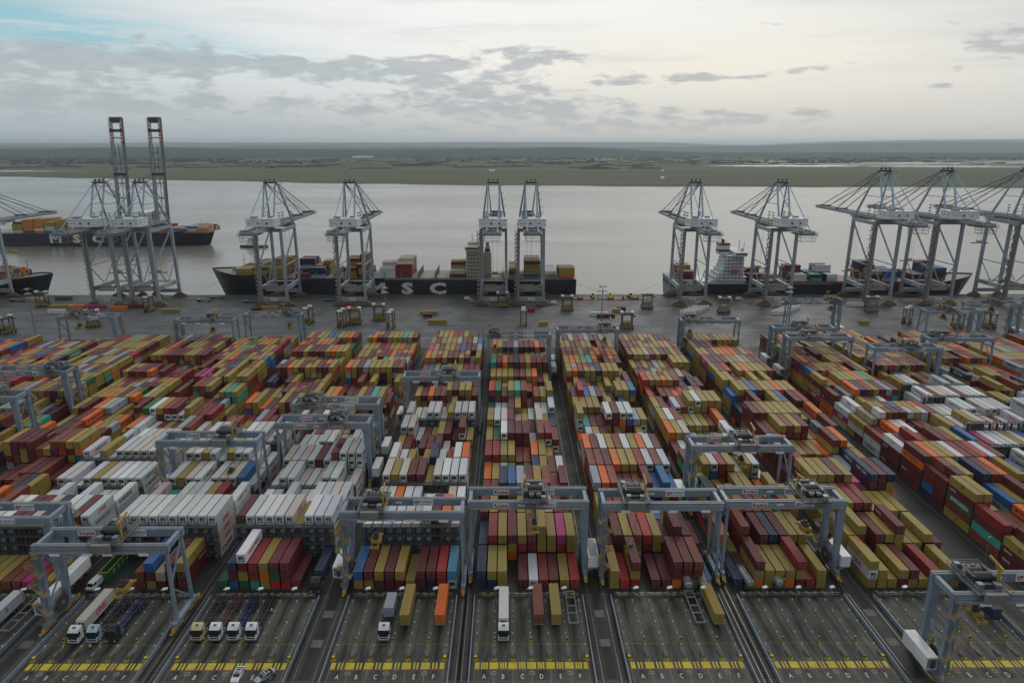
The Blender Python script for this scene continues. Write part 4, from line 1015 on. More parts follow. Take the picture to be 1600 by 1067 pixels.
# ------------------------------------------------ container geometry: frame proud, panels recessed
def tpl(L, ree, ends_detail=False):
    """vertices with origin at the near bottom centre, long axis +y.  returns verts, quads, uv per loop, shade per face, mask"""
    V, F, U, S = [], [], [], []
    W2, H_ = CW / 2, 2.58
    def panel(o, a, b_, la, lb, ins, dep, nrm, ucoord, sh=1.0, split=None):
        o, a, b_, nrm = map(np.array, (o, a, b_, nrm)); base = len(V)
        outer = [o, o + a * la, o + a * la + b_ * lb, o + b_ * lb]
        inner = [o + a * ins + b_ * ins - nrm * dep, o + a * (la - ins) + b_ * ins - nrm * dep, o + a * (la - ins) + b_ * (lb - ins) - nrm * dep, o + a * ins + b_ * (lb - ins) - nrm * dep]
        V.extend([tuple(p) for p in outer + inner])
        for i in range(4):
            F.append((base + i, base + (i + 1) % 4, base + 4 + (i + 1) % 4, base + 4 + i)); U.append([(0.105, 0)] * 4); S.append(.82 * sh)  # rim coloured darker, painting in shade at the gaps between boxes
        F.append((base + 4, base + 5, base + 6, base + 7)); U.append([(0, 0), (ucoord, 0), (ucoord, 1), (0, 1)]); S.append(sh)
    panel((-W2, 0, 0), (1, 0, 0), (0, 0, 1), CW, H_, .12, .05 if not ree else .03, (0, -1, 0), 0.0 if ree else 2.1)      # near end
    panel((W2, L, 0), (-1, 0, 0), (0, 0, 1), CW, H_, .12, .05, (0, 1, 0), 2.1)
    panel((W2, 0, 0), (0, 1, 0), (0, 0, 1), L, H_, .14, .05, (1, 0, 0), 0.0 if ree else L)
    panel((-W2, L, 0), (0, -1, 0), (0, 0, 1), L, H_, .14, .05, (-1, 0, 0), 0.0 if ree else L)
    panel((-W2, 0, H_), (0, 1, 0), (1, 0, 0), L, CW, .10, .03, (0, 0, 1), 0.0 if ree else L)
    # fix winding of the roof (outward up)
    for i in range(len(F) - 5, len(F)): F[i] = F[i][::-1]; U[i] = U[i][::-1]
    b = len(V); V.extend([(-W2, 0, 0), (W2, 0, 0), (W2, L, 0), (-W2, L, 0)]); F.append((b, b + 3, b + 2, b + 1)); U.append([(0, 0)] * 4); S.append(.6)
    K = [0] * len(F)         # 0 container paint, 1 dark, 2 light steel
    def bx(x0, x1, y0, y1, z0, z1, k, sh=1.0):
        b = len(V)
        V.extend([(x, y, z) for z in (z0, z1) for y in (y0, y1) for x in (x0, x1)])
        for f in ((4, 5, 7, 6), (0, 1, 5, 4), (0, 4, 6, 2), (1, 3, 7, 5)): F.append(tuple(b + i for i in f)); U.append([(0, 0)] * 4); S.append(sh); K.append(k)
    if ree: bx(-.78, .78, -.01, .03, .95, 1.95, 1, 1); bx(-.95, -.25, -.012, .03, .25, .8, 2)
    elif ends_detail is None: pass
    else:
        for x in (-.62, -.22, .22, .62): bx(x - .03, x + .03, -.012, .05, .15, 2.45, 2)
    return np.array(V, float), F, U, S, K
DARKC, LITEC = (0.02, 0.022, 0.025), (0.30, 0.30, 0.30)

def brand_prints(t, tc_):
    """list of (text, size, colour key, dy, dz) for a long side"""
    if t == 'MSC': return [('m\nsc', .62, 'k')]
    return [(t, {'MAERSK': 1.05, 'ONE': 1.35, 'Hapag-Lloyd': .85, 'CMA CGM': .95, 'EVERGREEN': 1.1, 'YANG MING': 1.0, 'HAMBURG SUD': .75}.get(t, .6), tc_)]
TM = {'k': M['blackp'], 'w': M['whitep'], 'n': M['navy'], 'm': M['magenta']}
TC = {'k': (.02, .02, .022), 'w': (.6, .6, .6), 'n': (.012, .02, .075), 'm': (.5, .02, .16)}
def lettering_mb(mb, t, tc_, L, side):
    """print on one long side; side +1 = +x"""
    if not t: return
    if t in ('ONE',) and tc_ == 'k': tc_ = 'm'
    x = side * (CW / 2 - .035)
    big = t in ('MAERSK', 'ONE', 'Hapag-Lloyd', 'CMA CGM', 'EVERGREEN', 'YANG MING', 'HAMBURG SUD', 'HMM', 'MSC')
    for s, sz, kk in brand_prints(t, tc_):
        cy = L / 2 if big else (L * .82)
        put_text(mb, s, sz, TM[kk], (x, cy, 1.35), (0, side, 0), (0, 0, 1), .04 if t != 'MSC' else .06)
    if t == 'MAERSK':
        y0 = L / 2 - side * 4.0
        mb.add([(x, y0 - .65, .75), (x, y0 + .65, .75), (x, y0 + .65, 1.95), (x, y0 - .65, 1.95)], [(0, 1, 2, 3)], M['lblue'])
    if t == 'Hapag-Lloyd':
        y0 = L / 2 - side * 4.2
        mb.add([(x, y0 - .5, 1.1), (x, y0 + .5, .9), (x, y0 + .4, 1.9), (x, y0 - .45, 1.7)], [(0, 1, 2, 3)], M['navy'])

# ------------------------------------------------ rank containers, the 300 largest in view become things
def score(d):
    if d['ax'] != 'y' or 'blk' not in d: return -1
    px, py = proj(d['x'], d['y'], d['z'] + 1.3)
    z = zc(d['y'], d['z']); s = (1067 / z) ** 2
    p1 = proj(d['x'], d['y'] + d['L'], d['z'] + 2.6)
    if not (-15 < px < 1615 or -15 < p1[0] < 1615) or py > 1075: return -1
    if px < -25 or px > 1620: return -1
    a = 0
    if d['top']: a += CW * d['L'] * (112 - d['z'] - 2.6) / z
    if d['fr']: a += CW * 2.58 * .8
    if d['sd']: a += d['L'] * 2.58 * min(1, abs(d['x']) / z) * 1.0
    return a * s
for d in CONT: d['s'] = score(d)
order = sorted(range(len(CONT)), key=lambda i: -CONT[i]['s'])
IND = set(order[:300])

# deck cargo and apron boxes are added to the common mass below
def ship_stack(x0, y0, ny, nt, colors, rr, L=12.19, z0=12.0, nx=1):
    for i in range(nx):
        for j in range(ny):
            for t in range(nt if not callable(nt) else nt(j)):
                cc = colors[t % len(colors)] if isinstance(colors, (list, tuple)) and rr.random() < .8 else pick(rr, DRY)
                cont(x0 + i * (L + .8), y0 + j * 2.6, z0 + t * CH, cc, L, 'x', False, rr)
rs = random.Random(44)
S0 = -229.0
deckz = 12.6
def bay(px, w_, tiers, cols, yfar=12, near=True, zz=deckz, ynear=529):
    x = (px - 795) / 2.03
    for j in range(yfar):
        tj = tiers[0] if j < 5 else tiers[1]
        tj = max(0, tj - (1 if rs.random() < .2 else 0))
        for t in range(tj): cont(x, ynear + j * 2.62, zz + t * CH, rs.choice(cols) if rs.random() < .85 else pick(rs, DRY), w_, 'x', False, rs)
my, mr = 'mustard', 'maroon'
bay(362, 12.19, (2, 2), [my, mr], zz=14.6); bay(388, 12.19, (3, 4), [my, mr]); bay(414, 12.19, (3, 5), [my, mr, 'dark red'])
bay(456, 12.19, (2, 5), [mr, 'navy', 'pale grey']); bay(478, 12.19, (3, 3), ['navy', my, mr]); bay(492, 6.06, (0, 4), [my])
bay(532, 12.19, (3, 5), [my, mr]); bay(553, 6.06, (4, 6), [mr, my]); bay(590, 12.19, (3, 4), ['white', 'off white'])
bay(616, 12.19, (4, 5), [mr, 'pink white', 'dark red']); bay(701, 12.19, (2, 4), [mr, 'pink white', my]); bay(795, 6.06, (3, 3), [my, 'green'])
bay(820, 12.19, (5, 5), [mr, my, my]); bay(846, 12.19, (2, 2), ['blue', 'pale grey', 'white']); bay(875, 12.19, (3, 2), [my, mr])
# right-hand ship
def bay2(px, w_, tiers, cols, **k): bay(px, w_, tiers, cols, zz=9.6, yfar=10, **k)
bay2(1066, 12.19, (3, 4), [mr, my, 'bright red']); bay2(1178, 12.19, (2, 3), ['rust brown', 'white', mr]); bay2(1200, 12.19, (2, 2), ['white', mr]); bay2(1246, 12.19, (2, 4), ['white', mr, 'dark red'])
bay2(1278, 12.19, (2, 2), ['navy', 'teal']); bay2(1295, 12.19, (2, 4), ['white', 'navy', 'off white']); bay2(1366, 12.19, (3, 5), [mr, 'navy', 'navy']); bay2(1392, 12.19, (3, 3), ['navy', 'blue'])
bay2(1440, 12.19, (2, 2), ['navy', mr]); bay2(1468, 12.19, (4, 5), ['navy', 'blue', mr]); bay(1482, 6.06, (3, 3), ['navy', 'navy', 'pale grey'], zz=9.6, yfar=6, ynear=534)
# ship in the river
for i in range(18):
    x = -602 + i * 13.2
    if i in (11, 12): continue
    nt_ = [5, 6, 6, 5, 6, 5, 5, 4, 4, 2, 3, 0, 0, 3, 2, 2, 3, 3, 2, 2, 1, 1][i]
    for j in range(14):
        for t in range(max(0, nt_ - rs.choice((0, 0, 1)))): cont(x, 836 + j * 2.6, 10.3 + t * CH, pick(rs, [('mustard', 50), ('maroon', 20), ('orange', 18), ('off white', 10), ('blue', 4)]) if i < 12 else pick(rs, [('mustard', 25), ('dark red', 25), ('orange', 18), ('off white', 25), ('blue', 4)]), 12.19, 'x', False, rs)
for i in range(6):   # ship berthed at the left edge
    for j in range(11):
        for t in range(rs.choice((2, 3, 3))): cont(-470 + i * 13, 530 + j * 2.6, 9.5 + t * CH, pick(rs, DRY), 12.19, 'x', False, rs)

def build_mass(idx, name):
    VV, FF, CC, UU, MMi = [], [], [], [], []; off = 0
    tp = {}
    by = {}
    for i in idx:
        d = CONT[i]; by.setdefault((d['L'], d['ree']), []).append(d)
    for (L, ree), ds in by.items():
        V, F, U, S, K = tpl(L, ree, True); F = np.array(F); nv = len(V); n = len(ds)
        P = np.repeat(V[None], n, 0)
        axx = np.array([d['ax'] == 'x' for d in ds])
        Q = P.copy(); Q[:, :, 0], Q[:, :, 1] = P[:, :, 1], -P[:, :, 0]     # long axis along +x, print side towards -y
        P[axx] = Q[axx]
        P += np.array([(d['x'], d['y'] + (CW / 2 if d['ax'] == 'x' else 0), d['z']) for d in ds])[:, None, :]
        VV.append(P.reshape(-1, 3)); FF.append((F[None] + (np.arange(n) * nv)[:, None, None]).reshape(-1, 4) + off); off += nv * n
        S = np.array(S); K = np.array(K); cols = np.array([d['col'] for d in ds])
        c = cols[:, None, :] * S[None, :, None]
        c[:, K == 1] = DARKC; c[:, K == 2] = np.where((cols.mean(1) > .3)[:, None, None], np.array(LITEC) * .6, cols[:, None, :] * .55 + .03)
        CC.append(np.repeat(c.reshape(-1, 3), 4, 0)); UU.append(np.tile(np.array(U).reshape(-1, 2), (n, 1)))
    V = np.concatenate(VV); F = np.concatenate(FF); C = np.concatenate(CC); U = np.concatenate(UU)
    # lettering of the mass: only where a long side faces the camera and is big enough
    tb = MB()
    for i in idx:
        d = CONT[i]
        if d['ax'] != 'y' or not d['t'] or d['L'] < 10 or not d.get('sd'): continue
        if zc(d['y'], d['z']) > 380 or abs(d['x']) < 25: continue
        m_ = MB(); lettering_mb(m_, d['t'], d['tc'], d['L'], -1 if d['x'] > 0 else 1)
        tb_off = len(tb.v); tb.v += [(v[0] + d['x'], v[1] + d['y'], v[2] + d['z']) for v in m_.v]
        for f, k in zip(m_.f, m_.m): tb.f.append(tuple(q + tb_off for q in f)); tb.m.append(tb._mi(m_.mats[k]))
    me = bpy.data.meshes.new(name)
    nq = len(F); nt_ = len(tb.f); lens = [4] * nq + [len(f) for f in tb.f]
    vs = np.concatenate([V, np.array(tb.v).reshape(-1, 3)]) if tb.v else V
    loops = np.concatenate([F.reshape(-1), np.array([q + len(V) for f in tb.f for q in f], dtype=int)]) if tb.f else F.reshape(-1)
    me.vertices.add(len(vs)); me.vertices.foreach_set('co', vs.reshape(-1))
    me.loops.add(len(loops)); me.loops.foreach_set('vertex_index', loops.astype(np.int32))
    me.polygons.add(len(lens)); st = np.concatenate([[0], np.cumsum(lens)[:-1]]).astype(np.int32)
    me.polygons.foreach_set('loop_start', st); me.polygons.foreach_set('loop_total', np.array(lens, dtype=np.int32))
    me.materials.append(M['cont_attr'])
    for m_ in tb.mats: me.materials.append(m_)
    me.polygons.foreach_set('material_index', np.array([0] * nq + [k + 1 for k in tb.m], dtype=np.int32))
    uvl = me.uv_layers.new(name='UVMap'); allU = np.zeros((len(loops), 2)); allU[:len(U)] = U; uvl.data.foreach_set('uv', allU.reshape(-1))
    ca = me.color_attributes.new('Col', 'FLOAT_COLOR', 'CORNER'); allC = np.ones((len(loops), 4)); allC[:len(C), :3] = C; ca.data.foreach_set('color', allC.reshape(-1))
    me.update(calc_edges=True); me.validate()
    o = bpy.data.objects.new(name, me); COL.objects.link(o); return o
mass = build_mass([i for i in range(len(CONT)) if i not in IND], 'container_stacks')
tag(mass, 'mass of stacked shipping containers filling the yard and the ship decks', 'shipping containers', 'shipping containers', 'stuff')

# ------------------------------------------------ single containers with parts
_cm = {}
def part_mesh(kind, L, ree):
    k = (kind, L, ree)
    if k in _cm: return _cm[k]
    V, F, U, S, K = tpl(L, ree, None)
    def mk(sel, nm, extra=None):
        used = sorted({q for i in sel for q in F[i]}); ix = {q: n_ for n_, q in enumerate(used)}
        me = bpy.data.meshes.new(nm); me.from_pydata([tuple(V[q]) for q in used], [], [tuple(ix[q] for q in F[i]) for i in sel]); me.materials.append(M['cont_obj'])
        uv = me.uv_layers.new(name='UVMap'); uv.data.foreach_set('uv', np.array([u for i in sel for u in U[i]]).reshape(-1)); me.update(); return me
    if kind == 'body': sel = list(range(5, 20)) + [25]; me = mk(sel, 'shipping_container')
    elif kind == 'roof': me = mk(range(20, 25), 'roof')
    elif kind == 'end': me = mk(range(0, 5), 'end_panel')
    elif kind == 'door':
        mb = MB(); mb.box(.02, 1.07, -.02, .045, .13, 2.42, M['cont_obj'])
        for x in (.25, .75): mb.box(x - .025, x + .025, -.06, -.02, .15, 2.4, M['steel'])
        mb.box(.2, .8, -.075, -.06, 1.0, 1.06, M['steel']); mb.box(.62, .84, -.024, -.02, 1.85, 2.0, M['whitep']); me = mb.mesh('door')
        me.uv_layers.new(name='UVMap')
    elif kind == 'unit':
        mb = MB(); mb.box(-.98, .98, -.02, .02, .14, 2.4, M['white']); mb.box(-.74, .74, -.05, -.02, 1.05, 1.95, M['dark']); mb.cyl((.25, -.07, 1.5), (.25, -.05, 1.5), .36, M['steel'], 10)
        mb.box(-.85, -.1, -.05, -.02, .3, .85, M['steel']); mb.box(.1, .8, -.05, -.02, .35, .8, M['dark']); me = mb.mesh('refrigeration_unit')
    _cm[k] = me; return me
_lm = {}
def letter_mesh(t, tc_, L):
    k = (t, tc_, L)
    if k not in _lm:
        mb = MB(); lettering_mb(mb, t, tc_, L, 1); lettering_mb(mb, t, tc_, L, -1); _lm[k] = mb.mesh('lettering')
    return _lm[k]
def single(d, label, group='shipping containers'):
    ree, L = d['ree'], d['L']; col = (*d['col'], 1)
    def ob(nm, me, par=None, loc=(0, 0, 0), sc=None):
        o = bpy.data.objects.new(nm, me); COL.objects.link(o); o.parent = par; o.location = loc; o.color = col
        if sc: o.scale = sc
        return o
    r = ob('shipping_container', part_mesh('body', L, ree), None, (d['x'], d['y'], d['z']))
    if d['ax'] == 'x': r.rotation_euler = (0, 0, -math.pi / 2); r.location.y += CW / 2
    ob('roof', part_mesh('roof', L, ree), r); ob('end_panel', part_mesh('end', L, ree), r)
    if ree: ob('refrigeration_unit', part_mesh('unit', L, ree), r)
    elif not d.get('plain'): ob('door', part_mesh('door', L, ree), r); ob('door', part_mesh('door', L, ree), r, (0, 0, 0), (-1, 1, 1))
    if d['t'] and L > 10: ob('lettering', letter_mesh(d['t'], d['tc'], L), r)
    return tag(r, label, 'shipping container', group)
ORD = ['first', 'second', 'third', 'fourth', 'fifth', 'sixth', 'seventh', 'eighth', 'ninth', 'tenth', 'eleventh', 'twelfth', 'thirteenth', 'fourteenth', 'fifteenth', 'sixteenth']
BN = {-2: 'block beyond outermost lanes', -1: 'outermost lane block', 0: 'block behind empty grey trailer', 1: 'block behind reefer lorry', 2: 'block behind parked cabs', 3: 'block behind orange trailer', 4: 'block behind maroon trailer', 5: 'block behind mustard trailer',
      6: 'block behind tank containers', 7: 'block before service road', 8: 'first block past service road', 9: 'second block past service road', 10: 'third block past service road', 11: 'fourth block past service road', -3: 'second block beyond outermost lanes', 12: 'fifth block past service road'}
for i in order[:300]:
    d = CONT[i]; n, t = d['n'], d['tier']
    tier = 'alone on the ground' if n == 1 else ('topmost' if t == n - 1 else ('bottom' if t == 0 else ORD[t] + ' tier'))
    half = '' if d['L'] > 10 else ('front half, ' if d['fr'] else 'rear half, ')
    single(d, '%s %s, %s, %s%s column, %s row, %s' % (d['c'], 'reefer' if d['ree'] else 'container', tier, half, ORD[d['coln']], ORD[d['row']], BN.get(d['blk'], 'far block')))

# ------------------------------------------------ reefer racks
rk = {}; rkn = {}
for b, y, n in RACKS:
    if n not in rk:
        r = empty('reefer_rack'); G = M['rack']; mb = MB()
        for i in range(11):
            x = -13.6 + i * 2.72
            for yy in (.1, 1.5): mb.box(x - .09, x + .09, yy - .09, yy + .09, 0, n * CH + .6, G)
        mb.build('post', r)
        for t in range(1, n + 1):
            z = t * CH - .35
            mb = MB(); mb.box(-13.7, 13.7, 0, 1.6, z, z + .12, G); mb.build('walkway', r)
            mb = MB(); railing(mb, (-13.7, 0, z + .1), (13.7, 0, z + .1), 1.15, G, 20)
            mb.box(-13.7, 13.7, -.04, .0, z, z + .35, G); mb.build('railing', r)
        mb = MB()
        for s in (-1, 1):
            for t in range(n): mb.beam((s * 13.6, .1, t * CH), (s * 10.9, .1, (t + 1) * CH), .1, .1, G); mb.beam((s * 13.6, .1, t * CH), (s * 13.6, 1.5, (t + 1) * CH), .1, .1, G)
        for i in range(10): mb.box(-13 + i * 2.72, -12.2 + i * 2.72, .6, .9, .3, n * CH - .4, M['dark'])
        mb.build('bracing', r); rk[n] = (r, kidmap(r)); o = r
    else: o = copy_tree(*rk[n])
    o.location = (BLK[b], y, 0)
    rkn[b] = rkn.get(b, -1) + 1
    tag(o, 'galvanised reefer rack of %s levels, %s rack in the %s' % (['', 'one', 'two', 'three', 'four', 'five', 'six'][n], ORD[rkn[b]], BN.get(b, 'far block')), 'rack', 'galvanised racks in front of the reefers')

# ================================================================== SHIPS
def hull(root, L, beam, zd, bow, fore_rise, mtop, mbot, zwl=-4.2, keel=-7.5, bowlen=34, sternlen=10, top2=None):
    """hull from x=0 to L, centre line y=0; bow = -1 at x=0 or +1 at x=L"""
    st = []; n = 26
    for i in range(n + 1):
        u = i / n; s = L * (u if u < .5 else u)      # distance from the bow
        s = L * (u ** 1.5)
        t = min(1, s / bowlen); fb = beam / 2 * (1 - (1 - t) ** 2.4); wb = beam / 2 * max(0, min(1, (s - 7) / (bowlen + 16))) ** .75
        e = max(0, (s - (L - sternlen)) / sternlen); wb *= 1 - .25 * e; fb *= 1 - .06 * e
        z = zd + fore_rise * max(0, 1 - s / (bowlen * 1.15)) ** .7 if s < bowlen * 1.15 else zd
        off = 0 if s > 12 else (12 - s) * .8      # raked stem
        st.append((s, off, max(fb, .25), max(wb, .12), z))
    mb = MB(); vs = []; fs = []; ms = []
    for s, off, fb, wb, z in st:
        X = lambda d: (d if bow < 0 else L - d)
        for (w_, zz, o) in ((-fb, z, 0), (-(fb * .35 + wb * .65), zwl + .8, off * .8), (-wb, keel, off), (wb, keel, off), (fb * .35 + wb * .65, zwl + .8, off * .8), (fb, z, 0)):
            vs.append((X(s + o), w_, zz))
    for i in range(len(st) - 1):
        for k in range(5): a = i * 6 + k; q = (a, a + 6, a + 7, a + 1); fs.append(q if bow > 0 else q[::-1]); ms.append(1 if k in (1, 2, 3) else 0)
        a = i * 6; q = (a + 5, a + 11, a + 6, a); fs.append(q); ms.append(2)
    for base in (0, (len(st) - 1) * 6): fs.append(tuple(range(base, base + 6))); ms.append(0)
    me = bpy.data.meshes.new('hull'); me.from_pydata(vs, [], fs)
    for m_ in (mtop, mbot, M['hatch']): me.materials.append(m_)
    me.polygons.foreach_set('material_index', ms); me.update()
    o = bpy.data.objects.new('hull', me); COL.objects.link(o); o.parent = root
    mb = MB()      # bulwark round the bow + rail
    for (a, b_) in zip(st[:16], st[1:17]):
        for s in (-1, 1):
            X = lambda d: (d if bow < 0 else L - d)
            mb.beam((X(a[0]), s * a[2], a[4] + .5), (X(b_[0]), s * b_[2], b_[4] + .5), .2, 1.1, mtop)
    for s in (-1, 1): mb.box(min(40, L - 4) if bow < 0 else 4, L - 4 if bow < 0 else L - 40, s * (beam / 2 - .2) - .06, s * (beam / 2 - .2) + .06, zd + 1.0, zd + 1.1, M['steel'])
    mb.build('bulwark', root)
    return st
# the long dark ship alongside
S = empty('container_ship', (-229, 544.5, 0)); tag(S, 'long dark container ship moored at the quay, cream tower aft of midships', 'ship')
hull(S, 291, 36, 11.4, -1, 5.5, M['hullblk'], M['hullred'])
for o in S.children: o.location.x = -9
for i, ch in ((0, 'M'), (1, 'S'), (2, 'C')):
    mb = MB(); put_text(mb, ch, 8.2, M['whitep'], ((585 + i * 48.5 - 795) / 2.03 + 229, -18.12, 4.6), (1, 0, 0), (0, 0, 1), .075, 1.55); mb.build('hull_letter', S)
mb = MB()
for i in range(17):
    x = 40 + i * 13.2
    if 190 < x < 214: continue
    mb = MB(); mb.box(x, x + 12.4, -16.5, 16.5, 11.45, 12.55, M['hatch'])
    for k in range(1, 6): mb.box(x + k * 2.05, x + k * 2.05 + .12, -16.4, 16.4, 12.54, 12.64, M['steel'])
    mb.build('hatch_cover', S)
for i in range(18):
    x = 39.4 + i * 13.2
    if 192 < x < 212: continue
    mb = MB(); mb.box(x - .35, x + .25, -17.4, 17.4, 14.6, 14.9, M['hatch'])
    for k in range(14): mb.box(x - .3, x + .2, -17.4 + k * 2.6, -17.1 + k * 2.6, 11.45, 17.2, M['hatch'])
    mb.box(x - .35, x + .25, -17.4, 17.4, 17.2, 17.4, M['hatch']); mb.build('lashing_bridge', S)
mb = MB()
for k in range(110): mb.box(34 + k * 2.2, 34.2 + k * 2.2, -17.9, -17.7, 11.4, 12.5, M['steel'])
mb.box(34, 276, -17.9, -17.75, 12.5, 12.6, M['steel']); mb.build('deck_rail', S)
C_ = M['cream']; mb = MB(); mb.box(196, 206, -15, 15, 11.45, 34, C_); mb.box(195, 207, -17.9, 17.9, 34.01, 37, C_); mb.box(197, 204, -9, 9, 37.01, 39.5, C_)
for k in range(7): mb.box(195.3, 206.9, -16.6, 16.6, 14.5 + k * 2.8, 14.7 + k * 2.8, C_)
mb.build('bridge_tower', S)
mb = MB(); mb.box(194.96, 195.0, -17, 17, 35.2, 36.3, M['glass']); mb.box(196, 206, -17.95, -17.91, 35.2, 36.3, M['glass'])
for k in range(7):
    for j in range(4): mb.box(197.2 + j * 2.2, 198.0 + j * 2.2, -15.05, -15.01, 12.6 + k * 2.8, 13.6 + k * 2.8, M['glass'])
mb.build('window', S)
mb = MB(); mb.box(209, 215, -5, 5, 11.45, 30, C_); mb.prism([(209.5, 30.01), (214.5, 30.01), (213.5, 36), (210.5, 36)], -3.5, 3.5, C_, 'y'); mb.cyl((212, 0, 36), (212, 0, 38), 1.2, M['dark'], 8)
mb.box(210, 214, -3.56, -3.52, 31.5, 33.5, M['blackp']); mb.build('funnel', S)
mb = MB(); mb.cyl((200, 0, 39.5), (200, 0, 46), .3, C_, 6, .15); mb.box(199, 201, -2.4, 2.4, 43, 43.3, C_); mb.cyl((17, 0, 16.5), (17, 0, 29), .35, C_, 6, .2); mb.box(16, 18, -1.5, 1.5, 25, 25.3, C_); mb.box(16.3, 17.7, -.8, .8, 21, 21.3, C_); mb.build('mast', S)
mb = MB()
for x, y in ((8, 0), (13, -6), (13, 6), (22, -8), (22, 8), (24, 0)): mb.cyl((x, y, 15.5), (x, y, 17.9), 1.0, M['hatch'], 8)
mb.box(10, 12.5, -3, 3, 16, 18, M['hatch']); mb.build('winch', S)
# right-hand ship
S = empty('container_ship', (129, 541.5, 0)); tag(S, 'container ship with white superstructure and red-topped funnel, grey rounded stern', 'ship')
hull(S, 244, 30, 7.6, 1, 5.0, M['hullblk'], M['hullblk'], bowlen=30)
mb = MB(); mb.prism([(-.8, -5), (10, -5), (10, 11.5), (-2.2, 11.5)], -15.15, 15.15, M['hullgrey'], 'y')
for k in range(5): mb.box(-2.35, -.9, -12 + k * 5.2, -9 + k * 5.2, 6, 8.5, M['dark'])
mb.build('stern', S)
W_ = M['white']; mb = MB()
x0 = 42
for k in range(8):
    a = 2.2 * max(0, 3 - k * .8); mb.box(x0 - 4 - a + k * .6, x0 + 15 - (0 if k < 2 else 1.5), -12.5 + k * .35, 12.5 - k * .35, 7.7 + k * 2.7, 7.7 + (k + 1) * 2.7 - .12, W_)
    mb.box(x0 - 5 - a + k * .6, x0 + 16 - (0 if k < 2 else 1.5), -14 + k * .3, 14 - k * .3, 7.7 + (k + 1) * 2.7 - .12, 7.7 + (k + 1) * 2.7, W_)
    for j in range(6): mb.box(x0 - 3.5 - a + j * 3.1, x0 - 3.4 - a + j * 3.1, -13.9 + k * .3, -13.8 + k * .3, 7.7 + (k + 1) * 2.7, 7.7 + (k + 1) * 2.7 + 1.0, W_)
mb.box(x0 + 5, x0 + 14, -15.2, 15.2, 29.4, 32.4, W_); mb.build('superstructure', S)
mb = MB(); mb.box(x0 + 4.9, x0 + 14.1, -15.25, -15.21, 30.6, 31.7, M['glass'])
for k in range(1, 8):
    for j in range(5): mb.box(x0 - 2 + j * 3.0, x0 - 1.1 + j * 3.0, -12.58 + k * .35, -12.53 + k * .35, 8.9 + k * 2.7, 9.8 + k * 2.7, M['glass'])
mb.build('window', S)
mb = MB(); mb.box(x0 - 5, x0 + 3.5, -4, 4, 29.35, 36.5, W_); mb.box(x0 - 5.05, x0 + 3.55, -4.05, 4.05, 31.5, 33.2, M['navy']); mb.box(x0 - 5.1, x0 + 3.6, -4.1, 4.1, 36.51, 38.3, M['funnelred'])
for y in (-1.6, 0, 1.6): mb.cyl((x0 - 1, y, 38.3), (x0 - 1, y, 41), .7, M['dark'], 8)
mb.build('funnel', S)
mb = MB(); mb.cyl((x0 + 12, 0, 32.4), (x0 + 12, 0, 40), .35, W_, 6); mb.box(x0 + 11.6, x0 + 12.4, -3, 3, 36, 36.3, W_); mb.cyl((x0 + 13, -5, 32.4), (x0 + 13, -5, 34.5), 1.3, W_, 10)
mb.cyl((x0 - 13, -8, 8), (x0 - 13, -8, 19), .3, W_, 6); mb.cyl((x0 - 9, -8, 8), (x0 - 9, -8, 19), .3, W_, 6); mb.cyl((x0 + 18, 6, 8), (x0 + 18, 6, 38), .3, W_, 6); mb.build('mast', S)
mb = MB(); mb.prism([(x0 + 3, 17), (x0 + 8, 17), (x0 + 8.8, 18.3), (x0 + 8, 19), (x0 + 3.5, 19.2), (x0 + 2.4, 18.3)], -15.6, -13.2, M['orange'], 'y'); mb.build('lifeboat', S)
mb = MB()
for i in range(11):
    x = 66 + i * 13.4; mb = MB(); mb.box(x, x + 12.6, -13.5, 13.5, 7.7, 9.5, M['hatchred']); mb.build('hatch_cover', S)
mb = MB(); mb.box(4, 36, -13.5, 13.5, 7.7, 9.5, W_); mb.build('hatch_cover', S)
mb = MB(); mb.cyl((228, 0, 12), (228, 0, 24), .4, W_, 6); mb.build('foremast', S)
# berthed ship at left edge: bow only
S = empty('container_ship', (-574, 542, 0)); tag(S, 'dark bow of a container ship berthed at the left edge of the quay', 'ship')
hull(S, 209, 32, 9.0, 1, 4.0, M['hullblk'], M['hullblk'], bowlen=30)
mb = MB(); mb.box(120, 165, -13, 13, 9.02, 9.45, M['hatch']); mb.build('hatch_cover', S)
mb = MB(); mb.cyl((190, 0, 12), (190, 0, 25), .3, M['steel'], 6); mb.cyl((176, 0, 12), (176, 0, 21), .3, M['steel'], 6)
for y in (-6, -3, 0, 3, 6): mb.cyl((180, y, 12.0), (180, y, 14.5), .8, M['steel'], 8)
mb.box(170, 172, -9, 9, 12, 15, M['steel']); mb.build('winch', S)
# ship under way in the river
S = empty('container_ship', (-364 - 330, 856, 0)); tag(S, 'loaded container ship under way in the river behind the upright cranes', 'ship')
hull(S, 330, 42, 9.6, 1, 5.0, M['hullblk'], M['hullblk'], bowlen=40)
for i, px in enumerate((83, 116, 149)): mb = MB(); put_text(mb, 'MSC'[i], 8.8, M['whitep'], ((px - 795) / 1.292 + 694, -21.15, 3.4), (1, 0, 0), (0, 0, 1), .075, 1.5); mb.build('hull_letter', S)
mb = MB(); mb.box(60, 300, -19, 19, 9.65, 10.25, M['hatch']); mb.build('hatch_cover', S)
mb = MB(); mb.box(246, 256, -17, 17, 9.65, 32, W_); mb.box(244, 257, -21, 21, 32.01, 35, W_); mb.build('bridge_tower', S)
mb = MB(); mb.box(258, 262, -6, 6, 9.65, 36, M['cream']); mb.build('funnel', S)
mb = MB(); mb.cyl((312, 0, 13), (312, 0, 25), .4, W_, 6); mb.cyl((250, 0, 35), (250, 0, 43), .4, W_, 6); mb.build('mast', S)
